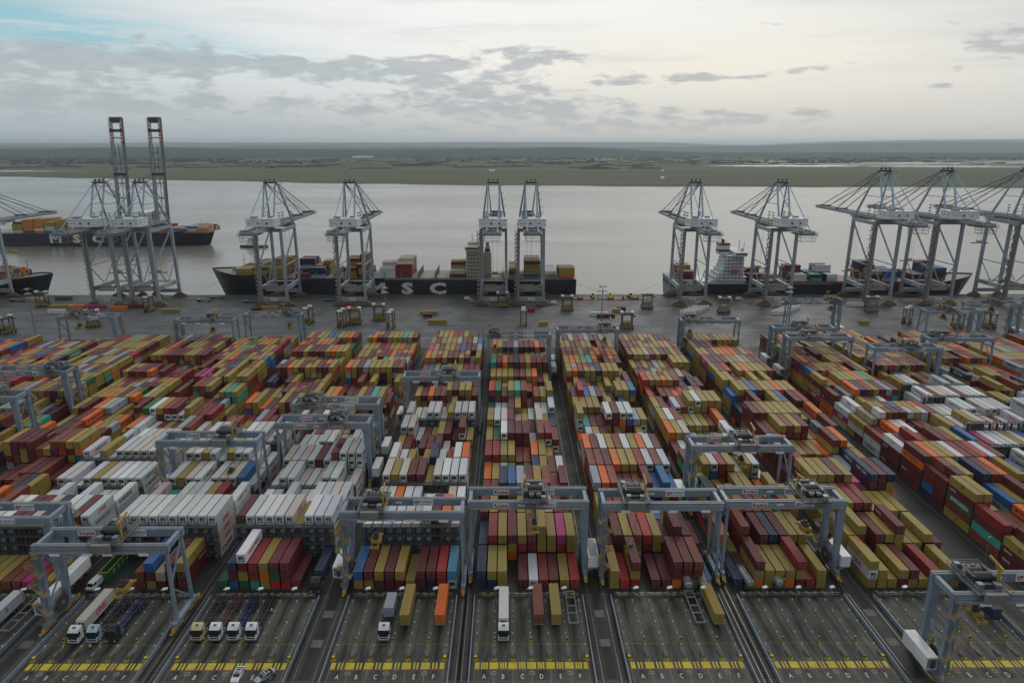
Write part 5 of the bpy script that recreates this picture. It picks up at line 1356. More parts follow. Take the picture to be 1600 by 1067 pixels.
# tug
def tug(x, y, rz, lab, s=1.0):
    r = empty('tug_boat', (x, y, -6), rz, lab, 'tug', 'tugs out in the river'); r.scale = (s, s, s)
    mb = MB(); hullp = [(-15, -4.5), (9, -5), (15, -2.5), (17, 0), (15, 2.5), (9, 5), (-15, 4.5), (-16.5, 0)]
    mb.prism(hullp, -1, 2.4, M['hullblk'], 'z'); mb.build('hull', r)
    mb = MB(); mb.box(-3, 8, -3.5, 3.5, 2.42, 5.2, M['white']); mb.box(-1, 6, -2.8, 2.8, 5.22, 8.2, M['white']); mb.box(-.5, 5, -2.4, 2.4, 8.22, 10.8, M['white']); mb.build('deckhouse', r)
    mb = MB(); mb.box(-.55, 5.05, -2.45, 2.45, 9.2, 10.2, M['glass']); mb.build('window', r)
    mb = MB(); mb.cyl((2, 0, 10.8), (2, 0, 17), .25, M['steel'], 6); mb.cyl((-2.5, -2, 5.2), (-2.5, -2, 9), .6, M['dark'], 8); mb.build('mast', r)
tug((397 - 795) / 1.29, 828, 175, 'dark tug with white wheelhouse trailing a wake in mid river', 1.05)
# mooring lines
def rope(p, q, lab):
    mb = MB(); p, q = Vector(p), Vector(q)
    for k in range(8):
        f = lambda t: p.lerp(q, t) - Vector((0, 0, 4 * t * (1 - t) * .9))
        mb.beam(f(k / 8), f((k + 1) / 8), .12, .12, M['hatch'])
    tag(mb.build('mooring_line'), lab, 'mooring line', 'mooring lines of the berthed ships')
rope((-222, 541, 14), (-247, 523, .3), 'mooring line from the bow of the long dark ship, slack to the left')
rope((-205, 530, 12), (-176, 523, .3), 'mooring line from the bow of the long dark ship, slanting right over the hull')
rope((52, 530, 9), (78, 523, .3), 'mooring line from the stern of the long dark ship')
rope((118, 530, 8), (95, 523, .3), 'mooring line from the grey stern of the right-hand ship')
rope((-360, 535, 9), (-330, 523, .3), 'mooring line from the bow at the left edge')
rope((50, 532, 8), (90, 523, .3), 'second mooring line low at the stern of the dark ship')

# ================================================================== STRADDLE CARRIERS
M['scy'] = mat('dusty_yellow_paint', (.24, .17, .045), .6, dirt=.7)
def make_straddle(white):
    Yb = M['hatch'] if white else M['scy']; r = empty('straddle_carrier')
    for s in (-1, 1):
        mb = MB(); mb.box(-5.2, 5.2, s * 2.1 - .35, s * 2.1 + .35, 1.3, 2.3, Yb); mb.box(-5, 5, s * 2.1 - .5, s * 2.1 + .5, 2.3, 2.9, Yb); mb.build('side_frame', r)
        for x in (-3.9, -1.3, 1.3, 3.9): mb = MB(); mb.cyl((x, s * 2.1 - .3, .75), (x, s * 2.1 + .3, .75), .75, M['black'], 12); mb.build('wheel', r)
        for x in (-3.6, 3.6): mb = MB(); mb.box(x - .3, x + .3, s * 2.1 - .25, s * 2.1 + .25, 2.9, 10.6, M['dark'] if not white else M['steel']); mb.build('leg', r)
        mb = MB(); mb.box(-4.6, 4.6, s * 2.1 - .3, s * 2.1 + .3, 10.61, 11.3, M['dark']); mb.build('top_beam', r)
    for q in (-4, 4): mb = MB(); mb.box(q - .6, q + .6, -2.4, 2.4, 11.31, 11.8, M['dark']); mb.build('cross_beam', r)
    mb = MB(); mb.box(-4.9, -2.8, -1.4, 1.6, 11.81, 13.1, M['white']); mb.box(2.6, 4.9, -1.4, 1.6, 11.81, 13.0, M['white']); mb.box(-2, 2, -1, 1, 11.3, 12.3, M['scy']); mb.build('engine_cover', r)
    mb = MB(); mb.box(3.95, 5.6, -2.6, -1.0, 9.0, 11.0, M['white']); c = mb.build('cab', r)
    mb = MB(); mb.box(4.1, 5.62, -2.64, -2.6, 9.5, 10.7, M['glass']); mb.build('window', c)
    mb = MB(); mb.box(-4.2, 4.2, -1.3, 1.3, 5.6, 6.3, M['scy'])
    for x in (-3, 3):
        for y in (-1, 1): mb.beam((x, y, 6.3), (x, y * 1.6, 10.7), .08, .08, M['dark'])
    mb.build('spreader', r)
    mb = MB()
    for s in (-1, 1): mb.beam((-3.6, s * 2.1, 3.2), (3.6, s * 2.1, 5.4), .12, .2, M['dark']); mb.box(-3, 3, s * 2.1 - .5, s * 2.1 + .5, 2.9, 4.2, M['scy'] if not white else M['hatch'])
    mb.build('hydraulic_box', r)
    return r
scs = {}
SCL = [(70, 478, 1, 0, 'yellow straddle carrier on the apron left of the green container'), (235, 486, 90, 0, 'straddle carrier by the right upright crane'), (15, 520, 70, 0, 'straddle carrier beyond the stacks at the left edge'),
       (148, 510, 20, 0, 'small white topped straddle carrier under a far gantry near the left'), (483, 505, 80, 0, 'straddle carrier just right of the first lowered crane'), (535, 510, 85, 0, 'straddle carrier end on, left of a close pair'),
       (555, 506, 0, 0, 'straddle carrier side on, right of a close pair'), (593, 500, 0, 0, 'straddle carrier side on beside the left light mast'), (611, 512, 88, 0, 'straddle carrier end on beside the left light mast'),
       (785, 480, 5, 0, 'straddle carrier between the two head on cranes'), (886, 486, 3, 0, 'straddle carrier right of the dark ship stern'), (818, 508, 88, 0, 'straddle carrier end on below the head on cranes'),
       (979, 514, 0, 0, 'white topped straddle carrier partly behind the stacks'), (1011, 482, 0, 1, 'grey white straddle carrier with a box near the quay edge'), (1131, 489, 0, 1, 'grey white straddle carrier below the white superstructure'),
       (1362, 488, 0, 1, 'grey white straddle carrier beside flat white containers'), (1497, 514, 85, 0, 'straddle carrier inside a far gantry on the right'), (1547, 514, 88, 0, 'straddle carrier right inside the far gantry at right'), (1418, 506, 45, 0, 'straddle carrier between the two far right gantries')]
def ground(px, py, h=0):
    """point of the place seen at a place in the photograph, used once to lay things out in metres"""
    D = (112 - h) / math.tan(R(15.98) + math.atan((py - 533.5) / 1067)); return (px - 795) * zc(D, h) / 1067, D
for px, py, rz, wh, lab in SCL:
    x, y = ground(px, py)
    if wh not in scs: r0 = make_straddle(wh); scs[wh] = (r0, kidmap(r0)); o = r0
    else: o = copy_tree(*scs[wh])
    o.location = (x, y, 0); o.rotation_euler = (0, 0, R(rz)); o.scale = (.88, .88, .88); tag(o, lab, 'straddle carrier', 'straddle carriers on the apron')

# ================================================================== ROAD VEHICLES
VM = {'white': M['white'], 'yellow': mat('pale_yellow_truck_paint', (.56, .50, .25), .35), 'dark': mat('black_truck_paint', (.015, .015, .017), .3), 'lblue': mat('pale_blue_truck_paint', (.42, .55, .66), .35), 'silver': mat('silver_car_paint', (.40, .43, .46), .3, .4),
      'chblue': mat('blue_trailer_paint', (.015, .025, .12), .5), 'chdark': mat('dark_trailer_paint', (.025, .027, .03), .5), 'chred': mat('rusty_trailer_paint', (.11, .035, .025), .6), 'chgrey': mat('grey_trailer_paint', (.22, .23, .24), .5), 'vangreen': mat('green_van_stripe', (.18, .50, .20), .5)}
def wheels(root, ys, xs_=(-1.0, 1.0), r_=.5, w=.32):
    for y in ys:
        for x in xs_:
            mb = MB(); mb.cyl((x - w / 2, y, r_), (x + w / 2, y, r_), r_, M['black'], 12); wv = mb.build('wheel', root)
            mb = MB(); s = 1 if x > 0 else -1; mb.cyl((x + s * (w / 2 + .0), y, r_), (x + s * (w / 2 + .03), y, r_), r_ * .5, M['steel'], 8); mb.build('rim', wv)
def trailer_parts(root, y0, col, L=12.6, frame40=True):
    """skeleton trailer, front at y0 (towards camera), runs to +y"""
    m_ = VM[col]; mb = MB()
    for x in ((-1.1, 1.1) if col == 'chgrey' else (-.5, .5)): mb.box(x - .1, x + .1, y0, y0 + L, .95, 1.25, m_)
    for y in (0.2, L * .3, L * .52, L * .78, L - .3): mb.box(-1.2, 1.2, y0 + y - .12, y0 + y + .12, 1.0, 1.28, m_)
    if col != 'chgrey': mb.beam((-.5, y0 + L * .3, 1.1), (.5, y0 + L * .5, 1.1), .1, .1, m_); mb.beam((.5, y0 + L * .3, 1.1), (-.5, y0 + L * .5, 1.1), .1, .1, m_)
    for x in (-.7, .7): mb.box(x - .08, x + .08, y0 + 2.6, y0 + 2.8, .05, .95, m_)
    mb.build('trailer_frame', root); wheels(root, (y0 + L - 4.4, y0 + L - 3.1, y0 + L - 1.8))
    mb = MB()
    for x in (-1.15, 1.15): mb.box(x - .05, x + .05, y0 + L - 5, y0 + L - 1.2, 1.03, 1.12, M['dark'])
    mb.box(-1.2, 1.2, y0 + L - .05, y0 + L + .05, .5, .8, M['kred']); mb.build('mudguard', root)
def cab_parts(root, col):
    """tractor unit, bumper at y=0 facing -y"""
    m_ = VM[col]
    prof = [(0.0, .55), (-.02, 1.35), (.12, 2.05), (.42, 3.05), (.95, 3.55), (1.75, 3.85), (2.25, 3.85), (2.3, .55)]
    mb = MB(); mb.prism(prof, -1.22, 1.22, m_, 'x'); cb = mb.build('cab', root)
    mb = MB(); mb.add([(-1.08, -.015, 1.5), (1.08, -.015, 1.5), (1.08, .40 - .03, 2.95), (-1.08, .40 - .03, 2.95), (-1.08, .085, 2.05), (1.08, .085, 2.05)], [(0, 1, 5, 4), (4, 5, 2, 3)], M['glass'])
    mb.prism([(.10, 2.02), (.39, 2.98), (1.2, 2.98), (1.2, 2.02)], -1.245, 1.245, M['glass'], 'x'); mb.build('windscreen', cb)
    mb = MB(); mb.box(-1.0, 1.0, -.06, -.0, .95, 1.32, M['dark']); mb.box(-1.15, 1.15, -.14, 0, .35, .62, M['dark']); mb.build('grille', cb)
    for x in (-.95, .95): mb = MB(); mb.box(x - .2, x + .2, -.08, -.03, .68, .88, M['sign']); mb.build('headlight', cb)
    for x in (-1.42, 1.42): mb = MB(); mb.box(x - .1, x + .1, .2, .4, 2.0, 2.9, M['dark']); mb.beam((x * .85, .35, 2.8), (x, .3, 2.8), .06, .06, M['dark']); mb.build('mirror', cb)
    mb = MB(); mb.box(-.35, .35, .95, 1.45, 3.86, 3.92, M['dark']); mb.build('roof_hatch', cb)
    mb = MB(); mb.box(-.45, .45, 2.3, 5.9, .6, .95, M['dark']); mb.box(-1.2, -.6, 2.5, 3.9, .45, 1.05, M['steel']); mb.box(.6, 1.2, 2.5, 3.9, .45, 1.05, M['steel']); mb.cyl((0, 4.6, .96), (0, 4.6, 1.06), .5, M['dark'], 10); mb.build('tractor_chassis', root)
    wheels(root, (1.35, 4.6), (-1.02, 1.02), .5, .34)
def lorry(x, y, cab, ch, lab, L=12.6):
    r = empty('articulated_lorry', (x, y, .2), 0, lab, 'lorry', 'lorries parked in the lanes'); cab_parts(r, cab); trailer_parts(r, 3.0, ch, L); return r
def trailer(x, y, ch, lab, L=12.6):
    r = empty('skeleton_trailer', (x, y, .2), 0, lab, 'trailer', 'trailers parked in the lanes'); trailer_parts(r, 0, ch, L); return r
def LX(b, k): return BLK[b] - HW + (k + .5) * LW
YC_ = 134.6
def loose(x, y, z, c, lab, L=12.19, ax='y', txt='', ree=False, plain=False, grp='containers standing apart from the stacks'):
    col, t, tc_ = PAL[c]
    return single(dict(x=x, y=y, z=z, L=L, ax=ax, c=c, col=jit(random, col, .05), ree=ree, t=txt or '', tc=tc_, plain=plain), lab, grp)
def on_trailer(x, y, c, lab, **k): return loose(x, y, 1.5, c, lab, **k)
lorry(LX(1, 1), 134.0, 'white', 'chdark', 'white lorry cab carrying a long white reefer, leftmost of three lorries'); on_trailer(LX(1, 1), 137.7, 'pink white', 'long dirty white refrigerated box with red arrow on lorry at left', txt='ONE', ree=True)
lorry(LX(1, 2), 134.2, 'lblue', 'chdark', 'pale blue white lorry cab with empty trailer beside the white reefer lorry')
lorry(LX(1, 3), 134.4, 'dark', 'chblue', 'black lorry cab with empty dark trailer, right of the pale blue cab')
for k, (cb, chh, lab) in enumerate((('yellow', 'chdark', 'pale yellow roofed lorry cab with empty trailer, leftmost of four'), ('white', 'chred', 'white lorry cab with rusty empty trailer, second of four in a row'), ('white', 'chblue', 'white lorry cab with blue empty trailer, third of four in a row'), ('white', 'chdark', 'white lorry cab with dark empty trailer, rightmost of four'))):
    lorry(LX(2, k), 134.8, cb, chh, lab)
lorry(LX(3, 2), 134.6, 'white', 'chdark', 'white lorry cab pulling a short grey container'); loose(LX(3, 2), 142.0, 1.5, 'pale grey', 'short pale grey container on the trailer of a white cab lorry', 6.06)
trailer(LX(3, 3), 139.2, 'chgrey', 'trailer under a mustard container in the lanes'); on_trailer(LX(3, 3), 139.3, 'mustard', 'mustard container on a trailer next to the grey one')
trailer(LX(3, 5), 139.2, 'chgrey', 'trailer under an orange container'); on_trailer(LX(3, 5), 139.3, 'orange', 'bright orange container alone on a trailer')
lorry(LX(4, 1), 134.4, 'white', 'chgrey', 'white lorry with long white box, alone at left of the central lanes'); on_trailer(LX(4, 1), 138.1, 'white', 'long white box on the central white lorry', ree=True)
trailer(LX(4, 3), 139.2, 'chgrey', 'trailer under a maroon container'); on_trailer(LX(4, 3), 139.3, 'rust brown', 'brownish maroon container on a trailer in the central lanes')
trailer(LX(4, 4), 139.2, 'chgrey', 'trailer under a mustard container right of the maroon one'); on_trailer(LX(4, 4), 139.3, 'mustard', 'mustard container on a trailer right of the maroon one')
trailer(LX(4, 5), 139.6, 'chgrey', 'empty grey skeleton trailer right of the mustard and maroon ones')
trailer(LX(5, 4), 139.6, 'chgrey', 'empty grey skeleton trailer with red tail bar left of the lone mustard container')
trailer(LX(5, 5), 139.2, 'chgrey', 'trailer under the lone mustard container'); on_trailer(LX(5, 5), 139.3, 'mustard', 'lone mustard container on a trailer between two empty lane groups')
trailer(LX(7, 5), 140.5, 'chdark', 'trailer under a navy container below the right gantry'); on_trailer(LX(7, 5), 140.6, 'navy', 'navy container with white print on a trailer at bottom right', txt='CMA CGM')
trailer(LX(0, 5), 137.5, 'chgrey', 'empty grey trailer near the left edge'); trailer(LX(0, 4), 137.0, 'chgrey', 'trailer under a white container at the left edge')
on_trailer(LX(0, 4), 137.1, 'off white', 'white container with dark mark on a trailer at the left edge', txt='MSC')
# lorry waiting in the stack area of the block behind the parked cabs
r = lorry(BLK[2] + 12.3, 152.6, 'dark', 'chdark', 'dark lorry pulled in beside the stacks, blue load'); loose(BLK[2] + 12.3, 157.2, 1.5, 'navy', 'dark blue container on the lorry beside the stacks', L=12.19)
# tank containers
def tank(x, y, rz, lab, z=.0):
    r = empty('tank_trailer', (x, y, z), rz, lab, 'tank trailer', 'silver tank trailers at the lane heads')
    trailer_parts(r, 0, 'chdark', 7.0)
    mb = MB(); mb.cyl((0, .4, 2.55), (0, 6.4, 2.55), 1.08, M['silver'], 18); mb.cyl((0, .1, 2.55), (0, .4, 2.55), .75, M['silver'], 18, 1.08); mb.cyl((0, 6.4, 2.55), (0, 6.7, 2.55), 1.08, M['silver'], 18, .75); mb.build('tank', r)
    mb = MB()
    for yy in (.12, 6.68):
        for a, b_ in (((-1.2, yy, 1.4), (-1.2, yy, 3.8)), ((1.2, yy, 1.4), (1.2, yy, 3.8)), ((-1.2, yy, 3.8), (1.2, yy, 3.8)), ((-1.2, yy, 1.4), (1.2, yy, 1.4))): mb.beam(a, b_, .12, .12, M['steel'])
    for xx in (-1.2, 1.2): mb.beam((xx, .12, 3.8), (xx, 6.68, 3.8), .1, .1, M['steel'])
    mb.build('frame', r)
    mb = MB(); mb.box(-.35, .35, .6, 6.2, 3.66, 3.72, M['hatch']); mb.cyl((0, 3.2, 3.6), (0, 3.2, 3.95), .3, M['steel'], 10); mb.build('walkway', r)
tank(LX(5, 4) + .2, 152.2, -3, 'silver tank trailer, left of two side by side behind the lone mustard container')
tank(LX(5, 5) + .1, 152.4, -3, 'silver tank trailer, right of two side by side behind the lone mustard container')
tank(LX(6, 0) + 1.0, 153.0, 4, 'silver tank trailer with yellow frame in the lane group with no lorries')
tank(LX(6, 2) + .2, 153.0, 4, 'silver tank trailer alone near the middle of the empty lane group')
# green open-top, van
gx, gy = ground(158, 893, 0)
def open_top(x, y, rz):
    r = empty('open_top_container', (x, y, 0), 0, 'long green open top container with white letters and yellow rim beside the van', 'open top container'); G = mat('green_open_top_paint', (.02, .17, .03), .5)
    mb = MB(); mb.box(-1.22, 1.22, 0, 12.19, 0, .2, G); mb.box(-1.22, -1.12, 0, 12.19, .2, 2.5, G); mb.box(1.12, 1.22, 0, 12.19, .2, 2.5, G); mb.box(-1.12, 1.12, 0, .1, .2, 2.5, G); mb.box(-1.12, 1.12, 12.09, 12.19, .2, 2.5, G); mb.build('body', r)
    mb = MB()
    for xx in (-1.17, 1.17): mb.box(xx - .1, xx + .1, -.05, 12.24, 2.51, 2.75, M['yellow'])
    for yy in (0.0, 12.1): mb.box(-1.05, 1.05, yy - .05, yy + .2, 2.51, 2.75, M['yellow'])
    mb.build('rim', r)
    mb = MB()
    for i, ch in enumerate('UASC'): put_text(mb, ch, 1.1, M['whitep'], (1.235, 3.0 + i * 2.2, 1.35), (0, 1, 0), (0, 0, 1), .05)
    mb.build('lettering', r)
open_top(BLK[1] - 13.2, 158.5, 0)
def car(x, y, rz, m_, lab, van=False, cat='car', extra=None):
    r = empty('van' if van else 'car', (x, y, .02), rz, lab, cat)
    if van: prof = [(0, .35), (0, .95), (.35, 1.15), (1.0, 1.9), (1.5, 2.05), (5.1, 2.05), (5.3, 1.8), (5.3, .35)]; gl = [(.55, 1.28), (1.05, 1.88), (1.9, 1.88), (1.9, 1.28)]; L = 5.3; w = .98
    else: prof = [(0, .3), (0, .68), (.3, .8), (1.05, .92), (1.75, 1.42), (2.3, 1.48), (3.2, 1.42), (4.0, 1.0), (4.45, .92), (4.5, .3)]; gl = [(1.2, .96), (1.8, 1.38), (3.15, 1.38), (3.85, 1.0)]; L = 4.5; w = .88
    mb = MB(); n = len(prof); vs = []
    for xx, f in ((-w, .0), (w, .0)):
        for a, b_ in prof: vs.append((xx * (1 if b_ < 1.0 else .88), a, b_))
    mb.add(vs, [(i, (i + 1) % n, n + (i + 1) % n, n + i) for i in range(n)] + [tuple(range(n))[::-1], tuple(range(n, 2 * n))], m_); bd = mb.build('body', r)
    mb = MB(); mb.prism(gl, -w * .93, w * .93, M['glass'], 'x')
    k0, k1 = (2, 3) if van else (3, 4)
    (a0, b0), (a1, b1) = prof[k0], prof[k1]; ww = w * .78
    mb.add([(-ww, a0 + .03, b0 + .06), (ww, a0 + .03, b0 + .06), (ww, a1 - .08, b1 + .0), (-ww, a1 - .08, b1 + .0)], [(0, 1, 2, 3)], M['glass'])
    if not van: mb.add([(-ww, 3.25, 1.43), (ww, 3.25, 1.43), (ww, 3.95, 1.08), (-ww, 3.95, 1.08)], [(3, 2, 1, 0)], M['glass']); mb.add([(-ww * .8, 1.85, 1.465), (ww * .8, 1.85, 1.465), (ww * .8, 3.0, 1.475), (-ww * .8, 3.0, 1.475)], [(0, 1, 2, 3)], M['glass'])
    mb.build('window', r); wheels(r, (.85, L - .9), (-w + .05, w - .05), .34, .22)
    for xx in (-.6, .6): mb = MB(); mb.box(xx - .18, xx + .18, -.03, 0, .55, .72, M['sign']); mb.build('headlight', bd)
    if extra: mb = MB(); mb.box(-w - .01, w + .01, -.04, .3, .5, .9, extra); mb.box(-w * .9 - .02, w * .9 + .02, 1.6, 5.0, 1.0, 1.2, extra); mb.build('stripe', bd)
    return r
car(BLK[1] - 15.7 + 1.2, 154.0, -4, M['white'], 'white van with green front beside the green open top container', True, 'van', VM['vangreen'])
x_, y_ = ground(369, 1062); car(x_, y_ - 1, 0, M['white'], 'white car with dark sunroof on the road at bottom, left of the silver one')
x_, y_ = ground(402, 1062); car(x_, y_ - 1, -38, VM['silver'], 'silver car on the road at bottom, right of the white one')
for px, py, m_, lab in ((732, 468, M['white'], 'white pickup on the quay beside the head on crane, left one'), (740, 472, VM['silver'], 'pale blue pickup on the quay beside the head on crane, right one'), (868, 475, M['white'], 'small white car on the quay right of the head on cranes'), (1157, 469, M['white'], 'white pickup on the quay below the white superstructure')):
    x_, y_ = ground(px, py); car(x_ + 2, y_, 90, m_, lab, True, 'pickup')
# people
def person(px, py, lab, rz=0, turn=0):
    x, y = ground(px, py); P = {'pel': (0, 0, .95, .15, .12), 'ches': (0, 0, 1.32, .19, .13), 'nk': (0, 0, 1.52, .07, .07), 'hd': (0, -.01, 1.66, .10, .11), 'top': (0, -.01, 1.76, .07, .08),
        'hl': (-.10, 0, .88, .1, .1), 'kl': (-.12, -.04, .50, .07, .07), 'al': (-.12, .03, .09, .05, .05), 'fl': (-.12, -.12, .04, .05, .04), 'hr': (.10, 0, .88, .1, .1), 'kr': (.12, .03, .50, .07, .07), 'ar': (.12, .12, .10, .05, .05), 'frr': (.12, -.03, .04, .05, .04),
        'sl': (-.2, 0, 1.42, .08, .08), 'el': (-.27, .02, 1.14, .05, .05), 'wl': (-.24, -.12, .93, .035, .04), 'sr': (.2, 0, 1.42, .08, .08), 'er': (.27, .04, 1.14, .05, .05), 'wr': (.25, -.06, .90, .035, .04)}
    E = [('pel', 'ches'), ('ches', 'nk'), ('nk', 'hd'), ('hd', 'top'), ('pel', 'hl'), ('hl', 'kl'), ('kl', 'al'), ('al', 'fl'), ('pel', 'hr'), ('hr', 'kr'), ('kr', 'ar'), ('ar', 'frr'), ('ches', 'sl'), ('sl', 'el'), ('el', 'wl'), ('ches', 'sr'), ('sr', 'er'), ('er', 'wr')]
    ks = list(P); me = bpy.data.meshes.new('person'); me.from_pydata([P[k][:3] for k in ks], [(ks.index(a), ks.index(b_)) for a, b_ in E], [])
    o = bpy.data.objects.new('person', me); COL.objects.link(o); o.modifiers.new('s', 'SKIN'); sv = me.skin_vertices[0].data
    for i, k in enumerate(ks): sv[i].radius = P[k][3:5]
    sv[0].use_root = True
    o.modifiers.new('u', 'SUBSURF').levels = 1
    bpy.context.view_layer.update(); dg = bpy.context.evaluated_depsgraph_get(); me2 = bpy.data.meshes.new_from_object(o.evaluated_get(dg)); bpy.data.objects.remove(o)
    me2.materials.clear()
    for m_ in (M['hivis'], M['cloth'], M['skin'], M['sign']): me2.materials.append(m_)
    for p in me2.polygons:
        z = p.center.z; arm = abs(p.center.x) > .2
        p.material_index = 3 if z > 1.70 else (2 if z > 1.5 or (arm and z < .97) else (0 if z > .92 else 1)); p.use_smooth = True
    o = bpy.data.objects.new('person', me2); COL.objects.link(o); o.location = (x, y, .02); o.rotation_euler = (0, 0, R(rz)); tag(o, lab, 'person')
person(143, 1013, 'person in yellow hi-vis jacket and white helmet walking before the pale blue cab')
person(425, 958, 'person in yellow hi-vis jacket beside the rightmost of four parked lorries', 40)

# ================================================================== APRON THINGS
for px, py, c, L, lab in ((670, 492, 'mustard', 12.19, 'mustard container on the apron right of the left light mast, further one'), (668, 496, 'maroon', 6.06, 'short maroon container standing before a mustard one on the apron'),
        (683, 506, 'mustard', 12.19, 'lone mustard container on the apron just beyond the stacks'), (829, 488, 'dark red', 6.06, 'short dark red container below the right head on crane'), (849, 509, 'mustard', 6.06, 'short mustard container beyond the central stacks'),
        (936, 494, 'white', 12.19, 'white container by the tall light mast'), (947, 497, 'maroon', 12.19, 'maroon container before the white one at the tall light mast'), (971, 486, 'navy', 6.06, 'short navy container on flat racks near the light mast'), (964, 489, 'mustard', 6.06, 'short mustard container on flat racks near the light mast'),
        (267, 488, 'mustard', 12.19, 'mustard container alone on the apron right of the upright cranes'), (90, 489, 'white', 12.19, 'white container near the left end of the apron'), (100, 468, 'green', 12.19, 'green container near the bow at the left edge'),
        (420, 484, 'mustard', 12.19, 'mustard container under the first lowered crane'), (548, 487, 'mustard', 12.19, 'mustard container under the second lowered crane'), (545, 479, 'bright red', 6.06, 'short red container under the second lowered crane'),
        (400, 486, 'maroon', 6.06, 'short maroon container left under the first lowered crane'), (120, 482, 'orange', 12.19, 'orange container lying in the row left of the upright cranes, left one'), (152, 482, 'magenta', 12.19, 'magenta container in the row left of the upright cranes'), (186, 484, 'orange', 12.19, 'orange container in the row beneath the upright cranes, right one'),
        (210, 481, 'maroon', 12.19, 'maroon container beneath the right upright crane'), (92, 482, 'mustard', 12.19, 'mustard container in the row at far left of the apron'), (55, 470, 'cream', 12.19, 'cream container beside the green one at left'), (1338, 479, 'white', 12.19, 'flat white container by the straddle carrier at right'), (1010, 478, 'rust brown', 6.06, 'brown box in the straddle carrier near the quay edge'),
        (1352, 508, 'mustard', 6.06, 'short mustard container below the far gantry on the right')):
    x_, y_ = ground(px, py); loose(x_ - L / 2, y_, 0, c, lab, L, 'x', plain=True, grp='containers lying about on the apron')
for base, nm in ((1085, 'below the grey ship stern'), (1228, 'right of the white superstructure')):
    for i in range(4):
        x_, y_ = ground(base + (i % 4) * 6 - 8, 492 - i * 2.6)
        loose(x_ - 6, y_, 0, 'white', 'flat white container, %s in the group %s' % (('nearest', 'second', 'third', 'furthest')[i], nm), 12.19, 'x', plain=True, grp='flat white containers on the apron')
# flat racks with yellow machines along the quay edge
for i, px in enumerate((898, 915, 946, 962, 985, 1000)):
    x_, y_ = ground(px, 468); r = empty('flat_rack', (x_, y_, 0), 0, 'orange red flat rack, %s from the left in the row by the quay edge' % ORD[i], 'flat rack', 'flat racks along the quay edge')
    mb = MB(); mb.box(-6, 6, -1.2, 1.2, .1, .6, M['orange'] if i % 2 else M['hullred']); mb.build('deck', r)
    for s in (-1, 1): mb = MB(); mb.box(s * 5.9 - .15, s * 5.9 + .15, -1.2, 1.2, .61, 2.6, M['orange'] if i % 2 else M['hullred']); mb.build('end_frame', r)
for i, px in enumerate((926, 953, 985)):
    x_, y_ = ground(px, 465.5); r = empty('wheel_loader', (x_, y_, .62 if False else 0), (0, 175, 10)[i], 'bright yellow wheel loader, %s of three by the quay edge' % ('left', 'middle', 'right')[i], 'wheel loader', 'yellow machines by the quay edge')
    wheels(r, (-1.6, 1.9), (-1.0, 1.0), .85, .6)
    for o in r.children: o.rotation_euler = (0, 0, 0)
    mb = MB(); mb.prism([(-3.4, .9), (2.2, .9), (2.2, 1.7), (1.0, 2.2), (-3.2, 2.4)], -1.1, 1.1, M['catyellow'], 'x'); mb.build('body', r)
    mb = MB(); mb.box(-.8, .8, -1, .8, 2.3, 3.7, M['glass']); mb.box(-.9, .9, -1.1, .9, 3.71, 3.85, M['catyellow']); mb.build('cab', r)
    mb = MB(); mb.beam((-.5, 2, 1.6), (-.5, 4.4, 1.0), .3, .4, M['catyellow']); mb.beam((.5, 2, 1.6), (.5, 4.4, 1.0), .3, .4, M['catyellow']); mb.prism([(4.2, .2), (5.6, .2), (5.0, 1.6), (4.3, 1.6)], -1.4, 1.4, M['catyellow'], 'x'); mb.build('bucket', r)
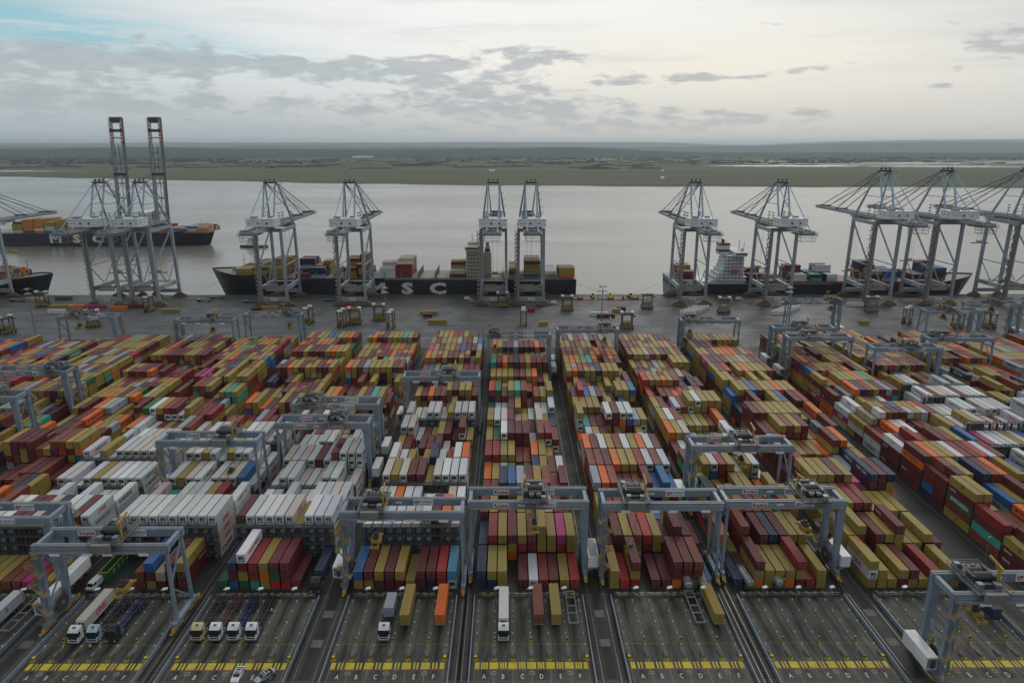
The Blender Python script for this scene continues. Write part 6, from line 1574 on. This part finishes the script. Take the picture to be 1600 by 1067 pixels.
for i, (px, py) in enumerate(((320, 470), (392, 472), (520, 470), (340, 466), (30, 470))):
    x_, y_ = ground(px, py); r = empty('bolster_trailer', (x_, y_, 0), 0, 'low dark work trailer on the quay, %s' % ('left of the long ship bow', 'under the first lowered crane', 'under the second lowered crane', 'furthest back by the long ship bow', 'at the left edge')[i], 'trailer', 'low trailers on the quay')
    mb = MB(); mb.box(-6, 6, -1.3, 1.3, .8, 1.15, M['dark']); mb.box(-5.5, -2, -1, 1, 1.16, 1.6, M['steel']); mb.build('deck', r)
    for xx in (-4.5, -3.2, 4): mb = MB(); mb.cyl((xx, -1.2, .45), (xx, 1.2, .45), .45, M['black'], 10); mb.build('axle_wheels', r)
# light masts
def mast(x, y, h, lab):
    r = empty('light_mast', (x, y, 0), 0, lab, 'light mast', 'tall light masts')
    mb = MB(); mb.cyl((0, 0, 0), (0, 0, h), .42, M['steel'], 10, .2); mb.cyl((0, 0, 0), (0, 0, .8), .8, M['conc'], 10); mb.build('pole', r)
    mb = MB(); mb.cyl((0, 0, h - .3), (0, 0, h), 1.5, M['steel'], 12); mb.cyl((0, 0, h - 3.2), (0, 0, h - 2.9), 1.9, M['steel'], 12); mb.build('head_frame', r)
    for k in range(8):
        a = R(45 * k); mb = MB(); hh = h - .6 if k % 2 else h - 3.4; mb.beam((math.cos(a) * 1.6, math.sin(a) * 1.6, hh + .1), (math.cos(a) * 2.9, math.sin(a) * 2.9, hh - .1), .7, .35, M['dark']); mb.build('floodlight', r)
mast(56, 400, 32, 'tall light mast standing free in the middle of the apron'); mast(-74, 400, 31, 'light mast in front of the ship hull letters on the left half')
mast(-288, 402, 30, 'light mast at the left end of the apron'); mast(168, 400, 31, 'light mast right of the white superstructure ship, before the second crane'); mast(303, 392, 20, 'light mast near the right edge of the apron')
r = empty('lamp_post', (133.0, 166, 0), 0, 'thin lone lamp post beside the dark service road at the right', 'lamp post')
mb = MB(); mb.cyl((0, 0, 0), (0, 0, 8), .13, M['steel'], 6, .08); mb.build('pole', r); mb = MB(); mb.beam((-.6, 0, 8.1), (.3, 0, 8.15), .35, .15, M['steel']); mb.build('lamp_head', r)
# switch cabinet and signs beside the service road
r = empty('control_cabinet', (121.6 + 2.2, 178, 0), 0, 'small pale control box beside the dark service road at right', 'cabinet')
mb = MB(); mb.box(-1, 1, -.8, .8, .5, 2.3, M['silver']); mb.build('housing', r); mb = MB(); mb.box(-1.3, 1.3, -1, 1, 0, .5, M['conc']); mb.build('plinth', r)
